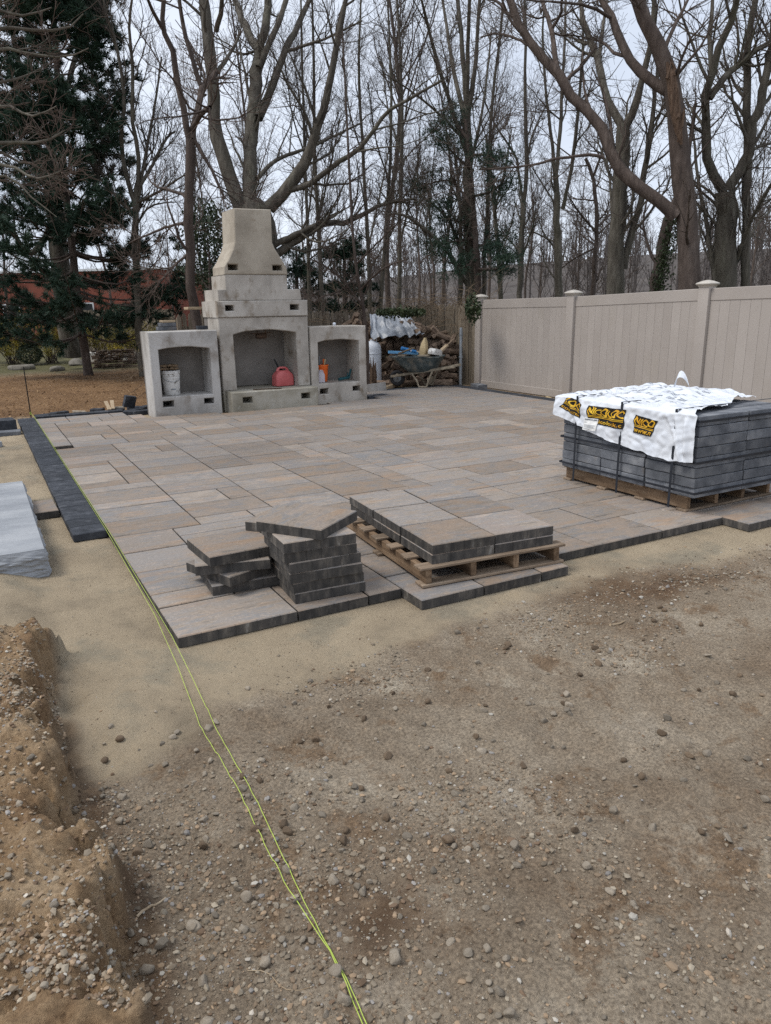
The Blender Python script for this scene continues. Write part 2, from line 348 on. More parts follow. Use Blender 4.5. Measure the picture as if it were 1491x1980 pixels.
MT['leather'] = pmat('leather', flat2((0.17, 0.12, 0.075), 0.4), 14, bmp=0.4, bscale=60)
MT['black'] = pmat('black_plastic', flat2((0.016, 0.017, 0.019), 0.25), 8, rough=0.5, bmp=0.05)
MT['band'] = pmat('strap_band', flat2((0.022, 0.025, 0.032), 0.3), 8, rough=0.4, bmp=0.05)
MT['steel'] = pmat('galvanised_steel', flat2((0.27, 0.29, 0.31), 0.15), 6, rough=0.45, metal=0.6, bmp=0.05)
MT['rust'] = pmat('rusty_iron', [(0.3, (0.05, 0.035, 0.028)), (0.7, (0.14, 0.09, 0.06))], 12, rough=0.8, metal=0.3, bmp=0.3)
MT['iron'] = pmat('dark_iron', flat2((0.02, 0.019, 0.018), 0.4), 12, rough=0.7, metal=0.3, bmp=0.2)
MT['tray'] = pmat('barrow_tray', [(0.25, (0.03, 0.042, 0.045)), (0.5, (0.075, 0.095, 0.098)), (0.78, (0.26, 0.26, 0.235))], 7, rough=0.7, bmp=0.3, stain=(5, 0.52, 0.66, (0.22, 0.19, 0.145), 0.65))
MT['handle_wood'] = pmat('barrow_wood', [(0.3, (0.15, 0.125, 0.09)), (0.7, (0.34, 0.29, 0.22))], 5, stretch=(3, 3, 3), bscale=40, bmp=0.3)
MT['rubber'] = pmat('tyre_rubber', flat2((0.028, 0.028, 0.03), 0.3), 8, rough=0.85, bmp=0.2)
MT['blue'] = pmat('blue_plastic', flat2((0.03, 0.17, 0.42), 0.15), 5, rough=0.4, bmp=0.03)
MT['light_blue'] = pmat('light_blue', flat2((0.14, 0.36, 0.6), 0.15), 5, rough=0.4, bmp=0.03)
MT['teal'] = pmat('teal_plastic', flat2((0.02, 0.085, 0.1), 0.25), 5, rough=0.5, bmp=0.05)
MT['paper'] = pmat('tan_paper', flat2((0.56, 0.44, 0.26), 0.2), 6, bmp=0.1)
MT['tarp'] = pmat('tarp_silver', [(0.3, (0.2, 0.22, 0.25)), (0.7, (0.36, 0.39, 0.44))], 3, rough=0.4, spec=0.5, bmp=0.25, bscale=20)
MT['wrap'] = pmat('white_wrap', [(0.3, (0.62, 0.65, 0.7)), (0.7, (0.76, 0.785, 0.82))], 4, rough=0.32, spec=0.5, bmp=0.12, bscale=14, stain=(7, 0.66, 0.78, (0.36, 0.31, 0.25), 0.4))
MT['print_black'] = pmat('print_black', flat2((0.018, 0.015, 0.012), 0.2), 8, rough=0.4, bmp=0)
MT['print_yellow'] = pmat('print_yellow', [(0.35, (0.62, 0.3, 0.02)), (0.65, (0.85, 0.55, 0.05))], 9, rough=0.4, bmp=0)
MT['print_grey'] = pmat('print_grey', flat2((0.2, 0.22, 0.25), 0.2), 8, rough=0.4, bmp=0)
MT['label_white'] = pmat('label_white', flat2((0.8, 0.8, 0.78), 0.04), 8, rough=0.5, bmp=0)
MT['string'] = pmat('lime_string', flat2((0.42, 0.52, 0.1), 0.2), 60, rough=0.6, bmp=0)
MT['stone'] = pmat('stone', [(0.25, (0.14, 0.112, 0.082)), (0.5, (0.235, 0.198, 0.152)), (0.78, (0.36, 0.32, 0.27))], 14, bscale=60, bmp=0.4, var=0.35)
MT['clod'] = pmat('soil_clod', [(0.3, (0.10, 0.07, 0.046)), (0.7, (0.185, 0.135, 0.09))], 20, bscale=60, bmp=0.5, var=0.25)
MT['boulder'] = pmat('boulder', [(0.3, (0.14, 0.125, 0.1)), (0.7, (0.29, 0.265, 0.225))], 3, bscale=20, bmp=0.4, var=0.15)
# ================================================================ ground
def bank_edge(y):
    return -0.60 + 0.035*np.sin(y*3.1+0.6) + 0.05*fbm(y*1.0, y*0.0+3.3, 3.0, 3, 41)
def ground_h(x, y):
    x = np.asarray(x, float); y = np.asarray(y, float)
    far = np.hypot(x-3, y-5)
    h = np.full_like(x, GZ)
    # trampled dirt in front of the paving
    dz = sstep(-0.15, -0.9, y)*sstep(16, 9, far)
    h += dz*(0.03*fbm(x, y, 1.7, 2, 3) + 0.024*fbm(x, y, 6.0, 3, 7) + 0.020*np.maximum(fbm(x, y, 17, 3, 11), -0.1)) - dz*0.008
    h += dz*(0.011*np.maximum(fbm(x, y, 38, 3, 15, 0.6), -0.08)+0.006*np.maximum(fbm(x, y, 24, 2, 17), 0.05))
    # raked sand bed round the paving: soft prints and ripples
    sz = sstep(14, 8, far)*(1-dz)
    h += sz*(0.011*fbm(x, y, 2.4, 3, 21)+0.009*np.minimum(fbm(x, y, 7, 3, 23), 0.05)+0.006*fbm(x, y, 24, 3, 25, 0.6)) 
    h -= sz*0.016*sstep(0.10, 0.3, fbm(x, y, 3.4, 3, 27))*sstep(0.6, 0.2, y)
    h += 0.022*np.maximum(0, fbm(x, y, 13, 3, 29)+0.05)*np.exp(-(((x-1.25)/0.3)**2+((y+0.42)/0.14)**2))
    # tyre ruts at the right of the dirt
    h -= 0.016*np.exp(-((y+0.62+0.18*(x-3))/0.06)**2)*sstep(1.9, 2.5, x)*sstep(6, 4, x)
    h -= 0.013*np.exp(-((y+0.95+0.2*(x-3))/0.07)**2)*sstep(1.6, 2.3, x)*sstep(6, 4, x)
    # hollow scooped in the sand beside the bank and the sand tongue
    h += (0.045+0.03*fbm(x, y, 8, 3, 33))*np.exp(-(((x+0.34)/0.2)**2+((y+0.50)/0.24)**2))
    h -= 0.03*np.exp(-(((x+0.56)/0.07)**2+((y+0.30)/0.1)**2))
    # trench wall: the uncut soil stands 0.25 m above
    e = bank_edge(y) + 0.12*fbm(x, y, 7, 4, 51, 0.65)
    lim = sstep(0.52+0.25*fbm(x, x*0+2, 3, 2, 61), 0.12, y)
    up = sstep(e+0.015, e-0.085, x)*lim
    top = 0.235 + 0.035*fbm(x, y, 2.2, 3, 71) + 0.065*fbm(x, y, 8, 4, 75, 0.65) + 0.02*np.maximum(fbm(x, y, 30, 3, 79, 0.6), -0.12) + 0.05*sstep(-0.8, -2.0, x)
    h += up*top + 0.03*np.exp(-((x-e-0.05)/0.06)**2)*lim*(0.5+fbm(x, y, 14, 2, 83))
    # heap of sand under the end of the granite step
    h += 0.075*sstep(-0.52, -0.78, x+0.08*fbm(x, y, 5, 2, 91))*sstep(0.2, 0.8, y)*sstep(2.1, 1.5, y)
    # flat below the paving and the concrete
    inside = sstep(-0.02, 0.05, x)*sstep(8.3, 8.2, x)*sstep(-0.26, -0.2, y)*sstep(9.75, 9.65, y)
    h = h*(1-inside) + (GZ-0.004)*inside
    # garden beyond
    g = sstep(9.8, 12, np.hypot(x*0.6-1, y-2))
    h += g*(0.03*fbm(x, y, 0.5, 3, 95) + 0.012*fbm(x, y, 5, 2, 97))
    return h
def axis(dense0, dense1, step, lo, hi, g=1.13):
    a = list(np.arange(dense0, dense1, step)); s = step
    while a[-1] < hi: s *= g; a.append(a[-1]+s)
    s = step; b = []
    c = dense0
    while c > lo: s *= g; c -= s; b.append(c)
    return np.array(b[::-1]+a)
gx = axis(-1.15, 2.2, 0.0135, -500, 700, 1.08); gy = axis(-2.5, 0.1, 0.0108, -400, 800, 1.062)
GX, GY = np.meshgrid(gx, gy); GH = ground_h(GX, GY)
nx, ny = len(gx), len(gy)
ii = (np.arange(ny-1)[:, None]*nx+np.arange(nx-1)[None, :]).ravel()
me = mesh_arrays('ground', np.stack([GX, GY, GH], -1).reshape(-1, 3), [np.stack([ii, ii+1, ii+nx+1, ii+nx], 1)])
x, y = GX.ravel(), GY.ravel()
edge = -0.62 + 0.32*fbm(x, y, 1.1, 4, 101) + 0.1*fbm(x, y, 6, 3, 105) + 0.17*sstep(0.5, 1.6, x) - 0.30*sstep(0.1, -0.5, x)
sand = sstep(edge-0.10, edge+0.10, y)*sstep(12, 9.9, y)
e = bank_edge(y)
onbank = sstep(e+0.06, e-0.02, x)*sstep(0.62, 0.2, y)
sand = sand*(1-onbank)
mulch = sstep(9.75, 10.1, y+0.3*fbm(x, y, 1.3, 2, 111))*sstep(20.6, 19.4, y+0.8*fbm(x, y, 0.6, 3, 113))*sstep(6.2, 5.0, x)
mulch = np.maximum(mulch, 0.75*sstep(8.22, 8.4, x+0.1*fbm(x, y, 4, 2, 117))*sstep(9.5, 8.6, x)*sstep(-3, 0, y))
lawn = np.clip(sstep(19.4, 20.6, y+0.8*fbm(x, y, 0.6, 3, 113)) + sstep(5.0, 6.2, x)*sstep(9.9, 10.3, y) + sstep(8.9, 9.6, x) + sstep(-6, -9, x), 0, 1)
rich = np.exp(-(((x-2.75+0.25*fbm(x, y, 2, 3, 121))/0.75)**2+((y+0.60+0.12*(x-2.75)+0.25*fbm(x, y, 3, 4, 123))/0.17)**2))+0.9*np.exp(-(((x-0.05+0.2*fbm(x, y, 5, 3, 125))/0.16)**2+((y+2.05+0.2*fbm(x, y, 4, 3, 127))/0.2)**2))+0.8*sstep(0.09, 0.0, np.abs(x-bank_edge(y)-0.05))*sstep(-0.35, -0.55, y)
sand = np.maximum(sand*(1-rich), 0)
vcolor(me, 'rich', np.stack([np.clip(rich, 0, 1)]*3, 1))
vcolor(me, 'zone', np.stack([sand, mulch, lawn, onbank], 1))
m, nt, b = mat_base('soil', 0.92, 0.2)
vec, tc = coords(nt, (1, 1, 1), False)
at = N(nt, 'ShaderNodeAttribute', attribute_name='zone'); sp = N(nt, 'ShaderNodeSeparateColor'); nt.links.new(at.outputs['Color'], sp.inputs[0])
def rn(scale, stops, detail=7, rough=0.62):
    r = ramp(nt, stops); nt.links.new(noise(nt, vec, scale, detail, rough), r.inputs[0]); return r.outputs[0]
dirt = rn(1.5, [(0.28, (0.135, 0.097, 0.064)), (0.42, (0.245, 0.192, 0.137)), (0.56, (0.325, 0.266, 0.197)), (0.72, (0.44, 0.38, 0.3))], 10, 0.7)
damp = rn(1.15, [(0.5, (0, 0, 0)), (0.64, (1, 1, 1))], 6)
mm = N(nt, 'ShaderNodeMath', operation='MULTIPLY'); mm.inputs[1].default_value = 0.55; nt.links.new(damp, mm.inputs[0])
dirt = mix(nt, dirt, rn(7, [(0.35, (0.14, 0.09, 0.052)), (0.7, (0.24, 0.165, 0.105))]), mm.outputs[0])
p2 = N(nt, 'ShaderNodeMath', operation='MULTIPLY'); p2.inputs[1].default_value = 0.75; nt.links.new(rn(3.6, [(0.55, (0, 0, 0)), (0.62, (1, 1, 1))], 8, 0.7), p2.inputs[0])
dirt = mix(nt, dirt, rn(9, [(0.35, (0.15, 0.092, 0.05)), (0.7, (0.25, 0.17, 0.105))]), p2.outputs[0])
p3 = N(nt, 'ShaderNodeMath', operation='MULTIPLY'); p3.inputs[1].default_value = 0.6; nt.links.new(rn(2.9, [(0.57, (0, 0, 0)), (0.66, (1, 1, 1))], 9, 0.7), p3.inputs[0])
dirt = mix(nt, dirt, (0.44, 0.385, 0.30), p3.outputs[0])
dirt = mix(nt, dirt, rn(90, [(0.33, (0.5, 0.48, 0.46)), (0.5, (1, 1, 1)), (0.66, (1.5, 1.48, 1.44))], 5), 0.8, 'MULTIPLY')
bankc = rn(5, [(0.3, (0.18, 0.105, 0.055)), (0.5, (0.34, 0.235, 0.138)), (0.7, (0.46, 0.35, 0.23))], 8)
bankc = mix(nt, bankc, rn(90, [(0.35, (0.65, 0.62, 0.6)), (0.66, (1.3, 1.28, 1.25))], 4), 0.7, 'MULTIPLY')
dirt = mix(nt, dirt, bankc, at.outputs['Alpha'])
at2 = N(nt, 'ShaderNodeAttribute', attribute_name='rich'); dirt = mix(nt, dirt, rn(11, [(0.3, (0.075, 0.043, 0.024)), (0.55, (0.15, 0.092, 0.052)), (0.75, (0.26, 0.175, 0.105))], 8), at2.outputs['Fac'])
sandc = rn(1.7, [(0.3, (0.265, 0.215, 0.152)), (0.48, (0.395, 0.318, 0.22)), (0.72, (0.475, 0.388, 0.27))], 8)
p4 = N(nt, 'ShaderNodeMath', operation='MULTIPLY'); p4.inputs[1].default_value = 0.7; nt.links.new(rn(1.9, [(0.53, (0, 0, 0)), (0.63, (1, 1, 1))], 7), p4.inputs[0])
sandc = mix(nt, sandc, rn(30, [(0.35, (0.225, 0.198, 0.15)), (0.7, (0.315, 0.28, 0.21))]), p4.outputs[0])
sandc = mix(nt, sandc, rn(300, [(0.3, (0.75, 0.74, 0.72)), (0.7, (1.2, 1.2, 1.2))], 3), 0.7, 'MULTIPLY')
mul = rn(38, [(0.3, (0.085, 0.045, 0.022)), (0.5, (0.215, 0.125, 0.06)), (0.66, (0.33, 0.205, 0.105)), (0.8, (0.46, 0.33, 0.19))], 5, 0.7)
mul = mix(nt, mul, rn(0.8, [(0.35, (0.6, 0.55, 0.5)), (0.65, (1.1, 1.1, 1.1))]), 0.8, 'MULTIPLY')
law = rn(9, [(0.3, (0.05, 0.05, 0.022)), (0.55, (0.11, 0.1, 0.045)), (0.75, (0.17, 0.135, 0.075))], 7)
c = mix(nt, dirt, sandc, sp.outputs[0]); c = mix(nt, c, mul, sp.outputs[1]); c = mix(nt, c, law, sp.outputs[2])
nt.links.new(c, b.inputs['Base Color'])
hs = N(nt, 'ShaderNodeMath', operation='ADD'); nt.links.new(noise(nt, vec, 75, 6, 0.75), hs.inputs[0]); nt.links.new(noise(nt, vec, 420, 3, 0.6), hs.inputs[1])
bump(nt, b, hs.outputs[0], 0.8, 0.014)
tag(link('ground', me, m), kind='structure')
# wooded rise behind the fence
az = np.radians(np.linspace(-40, 110, 121)); rr = np.array([45, 60, 75, 90, 110, 130, 160, 200, 300, 600.0])
A, Rr = np.meshgrid(az, rr)
lift = sstep(math.radians(0), math.radians(50), A)*sstep(math.radians(110), math.radians(80), A)
hx_, hy_ = CAM[0]+Rr*np.sin(A), CAM[1]+Rr*np.cos(A)
hz_ = -0.35 + sstep(50, 150, Rr)*(1.5+9.5*lift+1.2*fbm(hx_, hy_, 0.02, 3, 5)) + sstep(160, 600, Rr)*3*lift
na = len(az); ii = (np.arange(len(rr)-1)[:, None]*na+np.arange(na-1)[None, :]).ravel()
me = mesh_arrays('hill', np.stack([hx_, hy_, hz_], -1).reshape(-1, 3), [np.stack([ii, ii+1, ii+na+1, ii+na], 1)])
MT['hill'] = pmat('leaf_litter', [(0.3, (0.06, 0.05, 0.044)), (0.7, (0.105, 0.09, 0.08))], 0.3, bmp=0.2, bscale=2, rnd=False)
tag(link('hill', me, MT['hill']), kind='structure')
def hill_h(x, y):
    R_ = np.hypot(x-CAM[0], y-CAM[1]); a = np.arctan2(x-CAM[0], y-CAM[1])
    lf = sstep(math.radians(0), math.radians(50), a)*sstep(math.radians(110), math.radians(80), a)
    return -0.35 + sstep(50, 150, R_)*(1.5+9.5*lf+1.2*fbm(x, y, 0.02, 3, 5)) + sstep(160, 600, R_)*3*lf
# ================================================================ paving
MOD = 0.22
def slab_mesh(sx, sy, t=0.06, cham=0.005, notch=0.0018, gap=0.0048):
    """slab with chamfered top edge and the small vertical spacer grooves of pressed pavers on its sides"""
    hx, hy = sx/2-gap, sy/2-gap; out = []
    def side(p, q):
        L_ = math.dist(p, q); n = max(1, int(round(L_/0.11))); dx, dy = (q[0]-p[0])/L_, (q[1]-p[1])/L_; inx, iny = -dy, dx
        out.append(p)
        for k in range(1, n):
            s = L_*(k+0.22*math.sin(k*7.3+sx*31))/n
            for ds, d in ((-0.004, 0), (-0.002, notch), (0.002, notch), (0.004, 0)):
                out.append((p[0]+dx*(s+ds)+inx*d, p[1]+dy*(s+ds)+iny*d))
    cs = [(-hx, -hy), (hx, -hy), (hx, hy), (-hx, hy)]
    for k in range(4): side(cs[k], cs[(k+1) % 4])
    n = len(out)
    V = [(x, y, -t) for x, y in out]+[(x, y, -cham) for x, y in out]
    V += [(x*(1-cham/hx), y*(1-cham/hy), 0) for x, y in out]
    F = [tuple(range(n-1, -1, -1)), tuple(2*n+k for k in range(n))]
    for r in range(2):
        for k in range(n): F.append((r*n+k, r*n+(k+1) % n, (r+1)*n+(k+1) % n, (r+1)*n+k))
    me = bpy.data.meshes.new('paver'); me.from_pydata(V, [], F); me.update(); return me
_sm = {}
def get_slab(w, h, t=0.06):
    k = (round(w, 3), round(h, 3), t)
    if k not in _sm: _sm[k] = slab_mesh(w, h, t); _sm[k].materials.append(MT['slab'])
    return _sm[k]
patio = empty('patio', (0, 0, 0), kind='structure')
NXC, NYC = 36, 43
occ = np.zeros((NXC, NYC+2), bool)      # cell (i, j): x = i*MOD, y = (j-1)*MOD ; j=0 is the row that juts out in front
def blocked(i, j):
    x0, x1, y0, y1 = i*MOD, (i+1)*MOD, (j-1)*MOD, j*MOD
    if j == 0 and not ((6 <= i < 11) or i >= 19): return True
    if y1 > 8.50 and x1 > 1.66 and x0 < 2.85: return True
    if y1 > 8.30 and x1 > 2.85 and x0 < 4.45: return True
    if y1 > 8.56 and x1 > 4.4 and x0 < 5.56: return True
    if x0 < 1.6 and y1 > 9.43: return True
    if 1.3 < x0 < 1.7 and y1 > 8.8: return True
    if i == 0 and j == 29: return True                       # the one small paver still missing
    return False
for i in range(NXC):
    for j in range(NYC+1): occ[i, j] = blocked(i, j)
occ[:, NYC+1:] = True
pieces = []
def put(i, j, w, h):
    if i+w > NXC or j+h > NYC+1 or occ[i:i+w, j:j+h].any(): return False
    occ[i:i+w, j:j+h] = True; pieces.append((i, j, w, h)); return True
# the rows one can read in the photograph
for p in ((0, 1, 3, 2), (3, 1, 2, 2), (5, 1, 1, 2), (6, 0, 2, 2), (8, 0, 2, 2), (10, 0, 1, 2), (11, 1, 2, 2), (13, 1, 3, 2), (16, 1, 2, 2), (18, 1, 1, 2), (19, 0, 3, 2), (22, 0, 2, 2), (24, 0, 3, 2),
          (0, 3, 2, 1), (2, 3, 3, 2), (0, 4, 2, 2), (0, 6, 2, 2), (2, 5, 2, 2), (0, 8, 2, 2), (2, 7, 3, 2), (0, 10, 3, 2), (0, 12, 3, 2), (3, 11, 3, 2)): put(*p)
rp = random.Random(11)
for j in range(NYC+1):
    for i in range(NXC):
        if occ[i, j]: continue
        ops = [(3, 2)]*6+[(2, 2)]*3+[(3, 1)]*1+[(2, 1)]*1; rp.shuffle(ops)
        for w, h in ops+[(3, 2), (2, 2), (3, 1), (2, 1), (1, 2), (1, 1)]:
            if put(i, j, w, h): break
pieces.sort(key=lambda p: (p[0]*MOD-CAM[0])**2+((p[1]-1)*MOD-CAM[1])**2)
def paver(i, j, w, h, parent):
    me = get_slab(w*MOD, h*MOD)
    o = link('paver', me, None, parent, ((i+w/2)*MOD, (j-1+h/2)*MOD, random.uniform(-0.0025, 0.001)),
             (random.gauss(0, 0.0016), random.gauss(0, 0.0016), random.gauss(0, 0.0018) + (PI if random.random() < 0.5 else 0)))
    return o
for p in pieces[:300]: paver(*p, patio)
if len(pieces) > 300:
    V = []; F = []
    for (i, j, w, h) in pieces[300:]:
        me = get_slab(w*MOD, h*MOD); n0 = len(V)
        V += [(v.co.x+(i+w/2)*MOD, v.co.y+(j-1+h/2)*MOD, v.co.z) for v in me.vertices]; F += [tuple(k+n0 for k in pl.vertices) for pl in me.polygons]
    me = bpy.data.meshes.new('far_pavers'); me.from_pydata(V, [], F); me.update()
    tag(link('far_pavers', me, MT['slab'], patio), kind='stuff')
print('pavers', len(pieces))
# charcoal soldier courses
def block_mesh(sx, sy, sz, bev=0.004):
    mb = MB().box((-sx/2, -sy/2, -sz), (sx/2, sy/2, 0)); o = mb.build('edging_block', None, bevel=bev); me = o.data; bpy.data.objects.remove(o); return me
edging = empty('paver_edging', (0, 0, 0), kind='structure')
bm_ = block_mesh(0.243, 0.219, 0.064, 0.007); bm_.materials.append(MT['charcoal'])
k = 0; yy = 2.20
while yy < 9.2:
    link('edging_block', bm_, None, edging, (-0.126+random.gauss(0, 0.0012), yy+0.1125, 0.004+random.gauss(0, 0.0015)), (random.gauss(0, 0.006), random.gauss(0, 0.006), random.gauss(0, 0.008))); yy += 0.2255
yy = -0.2
while yy < 9.4:
    link('edging_block', bm_, None, edging, (8.05+random.gauss(0, 0.002), yy+0.1125, 0.003), (0, 0, random.gauss(0, 0.004))); yy += 0.2255
bm2 = block_mesh(0.2225, 0.2, 0.064); bm2.materials.append(MT['charcoal'])
xx = 6.55
while xx < 7.9:
    link('edging_block', bm2, None, edging, (xx+0.11, 9.565, 0.002+random.gauss(0, 0.002)), (0, 0, random.gauss(0, 0.01))); xx += 0.2255
for xx, yy, a in ((5.72, 8.75, 0.1), (5.98, 8.86, 0.3)):
    link('edging_block', bm2, None, edging, (xx, yy, 0.005), (0, 0, a))
for xx in np.arange(0.0, 1.25, 0.2255):
    link('edging_block', bm2, None, edging, (xx+0.13, 9.555, 0.002), (0, 0, random.gauss(0, 0.012)))
# ================================================================ precast concrete fireplace and its two wood boxes
def arch(x0, x1, zb, zs, zp, n=14):
    pts = [(x0, zb), (x1, zb), (x1, zs)]
    for k in range(1, n): t = k/n; pts.append((x1+(x0-x1)*t, zs+(zp-zs)*math.sin(PI*t)**0.8))
    pts.append((x0, zs)); return pts
def rect(x0, x1, z0, z1): return [(x0, z0), (x1, z0), (x1, z1), (x0, z1)]
def jitter_mesh(me, amp, sc=7.0, seed=0):
    n = len(me.vertices); co = np.zeros(n*3, dtype=np.float32); me.vertices.foreach_get('co', co); co = co.reshape(-1, 3).astype(float)
    d = np.stack([fbm(co[:, 1]+co[:, 2], co[:, 2]*1.3+co[:, 0], sc, 2, seed+k) for k in range(3)], 1)*amp
    me.vertices.foreach_set('co', (co+d).astype(np.float32).ravel()); me.update()
def cpart(name, outline, holes, y0, y1, mat, parent, bevel=0.01, seed=0):
    me = panel_mesh(outline, holes, y0, y1, bevel); shift_mesh(me, parent.location); jitter_mesh(me, 0.01, 6, seed)
    return link(name, me, mat, parent)
# left wood box
wb = empty('wood_box', (2.25, 8.8, GZ), 0, 'square concrete wood box holding a white pail, left of the hearth', 'wood box')
cpart('body', rect(1.70, 2.795, GZ, 1.295), [arch(1.837, 2.655, 0.28, 1.012, 1.05), rect(1.835, 2.008, 0.118, 0.212), rect(2.50, 2.665, 0.122, 0.213)], 8.50, 9.03, MT['conc_grey'], wb, 0.012, 1)
cpart('back_wall', rect(1.702, 2.793, GZ, 1.292), [], 9.032, 9.13, MT['conc_back'], wb, 0.006, 2)
# right wood box
dxr = 0.045
wb2 = empty('wood_box', (5.0, 8.85, GZ), 0, 'square concrete wood box holding an orange pail, right of the hearth', 'wood box')
cpart('body', rect(4.457, 5.535, GZ, 1.298), [arch(4.585, 5.395, 0.315, 1.03, 1.068), rect(4.597, 4.752, 0.132, 0.226), rect(5.245, 5.40, 0.142, 0.232)], 8.56, 9.1, MT['conc_warm'], wb2, 0.012, 3)
cpart('back_wall', rect(4.459, 5.533, GZ, 1.295), [], 9.102, 9.2, MT['conc_back'], wb2, 0.006, 4)
# fireplace
fp = empty('fireplace', (3.65, 8.95, GZ), 0, 'tall stacked precast concrete outdoor fireplace with flared chimney', 'fireplace')
cpart('hearth', rect(2.90, 4.448, GZ, 0.295), [rect(3.09, 3.256, 0.11, 0.206), rect(4.13, 4.296, 0.106, 0.204)], 8.30, 8.63, MT['conc_hearth'], fp, 0.012, 5)
cpart('hearth_slab', rect(2.868, 4.436, GZ, 0.293), [], 8.632, 9.48, MT['conc_hearth'], fp, 0.006, 15)
cpart('firebox', [(2.862, 0.297), (3.10, 0.297), (3.10, 1.21)]+[(3.10+1.115*t, 1.21+0.066*math.sin(PI*t)**0.8) for t in np.linspace(0.07, 0.93, 13)]+[(4.215, 1.21), (4.215, 0.297), (4.44, 0.297), (4.44, 1.484), (2.862, 1.484)], [], 8.61, 9.25, MT['conc_warm'], fp, 0.012, 6)
cpart('firebox_back', rect(2.864, 4.438, 0.297, 1.482), [], 9.252, 9.45, MT['conc_back'], fp, 0.006, 7)
cpart('mantel', rect(2.845, 4.432, 1.490, 1.745), [rect(2.985, 3.13, 1.585, 1.675), rect(4.11, 4.275, 1.583, 1.673)], 8.575, 9.46, MT['conc_warm'], fp, 0.012, 8)
cpart('shoulder', [(2.885, 1.747), (4.345, 1.747), (4.31, 1.925), (4.093, 1.929), (4.093, 2.15), (3.022, 2.15), (3.022, 1.929), (2.885, 1.925)], [], 8.60, 9.38, MT['conc_warm'], fp, 0.010, 9)
ch = cpart('chimney', [(3.016, 2.155), (4.098, 2.155), (4.093, 2.27), (4.03, 2.37), (3.90, 2.56), (3.86, 2.655), (3.866, 3.16), (3.245, 3.16), (3.222, 2.655), (3.19, 2.55), (3.09, 2.37), (3.02, 2.275)], [rect(3.086, 3.25, 2.22, 2.312), rect(3.84, 4.006, 2.223, 2.309)], 8.585, 9.25, MT['conc_tan'], fp, 0.014, 10)
# iron damper bracket hanging at the top of the firebox
dm = MB().lathe([(0.045, -0.09), (0.05, -0.08), (0.05, 0.08), (0.045, 0.09)], (3.68, 8.9, 1.165), 14, 'X')
dm.tube([(3.62, 8.9, 1.2), (3.60, 8.86, 1.26), (3.60, 8.84, 1.3)], 0.008, 6).tube([(3.74, 8.9, 1.2), (3.76, 8.86, 1.25), (3.755, 8.84, 1.29)], 0.008, 6).bar((3.5, 8.9, 1.205), (3.86, 8.9, 1.215), 0.05, 0.012)
dm.build('damper_bracket', MT['rust'], fp, fp.location, smooth=True)
# ---- things standing in and on them
def pail(mb, r0, r1, h, ribs):
    prof = [(0.001, 0), (r0-0.004, 0), (r0, 0.006)]
    for z in ribs:
        rz = r0+(r1-r0)*(z/h); prof += [(rz, z-0.006), (rz+0.007, z-0.003), (rz+0.007, z+0.003), (rz, z+0.006)]
    prof += [(r1, h-0.03), (r1+0.008, h-0.027), (r1+0.008, h), (r1-0.003, h), (r1-0.006, h-0.02), (r0-0.004, 0.012), (0.001, 0.012)]
    mb.lathe(prof, n=28, cap=False); return mb
pw = empty('paint_pail', (2.055, 8.78, 0.282), 0, 'dirty white plastic pail standing in the left concrete box', 'pail')
pail(MB(), 0.128, 0.146, 0.37, (0.27, 0.31)).build('bucket', MT['pail_white'], pw, smooth=True)
MB().lathe([(0.001, 0), (0.146, 0), (0.152, 0.004), (0.152, 0.016), (0.14, 0.02), (0.13, 0.013), (0.001, 0.013)], (0, 0, 0.371), 28, cap=False).build('lid', MT['pail_white'], pw, smooth=True)
MB().tube([(0.147*math.cos(a), -0.02-0.147*abs(math.sin(a))*0.35-0.1, 0.30-0.11*math.sin(a)) if False else (0.15*math.cos(a), -0.15*math.sin(a)-0.004, 0.315-0.10*math.sin(a)) for a in np.linspace(0, PI, 15)], 0.003, 5).build('wire_handle', MT['steel'], pw)
MB().box((-0.035, -0.1385, 0.09), (0.035, -0.1365, 0.105)).build('printed_label', MT['print_grey'], pw)
gl = empty('work_gloves', (2.05, 8.77, 0.674), 0.2, 'pair of brown leather work gloves lying on the white pail', 'gloves')
for k, (dx, z, rz, l) in enumerate(((0.0, 0.0, 0.1, 0.26), (0.012, 0.045, -0.15, 0.25))):
    mb = MB(); R = []
    for i in range(12):
        t = i/11; w = 0.062+0.014*math.sin(t*5+k)+0.016*t; hgt = (0.026+0.008*math.sin(t*9+1))*(0.7+0.3*math.sin(PI*min(1, t*1.3)))
        yc = 0.014*math.sin(t*6+k)
        R.append([( -l/2+l*t, yc+w*math.cos(a), 0.027+z+hgt*math.sin(a)+0.006*math.sin(3*a+t*7)) for a in np.linspace(0, 2*PI, 15)[:-1]])
    mb.rings(R)
    for fgr in range(3): mb.tube([(-l/2+0.01, -0.035+0.035*fgr, 0.03+z), (-l/2-0.04, -0.04+0.04*fgr, 0.035+z), (-l/2-0.06, -0.04+0.04*fgr, 0.02+z)], [0.017, 0.016, 0.009], 7)
    mb.tube([(0.02, -0.06, 0.03+z), (-0.03, -0.1, 0.04+z), (-0.06, -0.11, 0.03+z)], [0.02, 0.017, 0.01], 7)
    mb.build('glove', MT['leather'], gl, smooth=True, rot=(0, 0, rz))
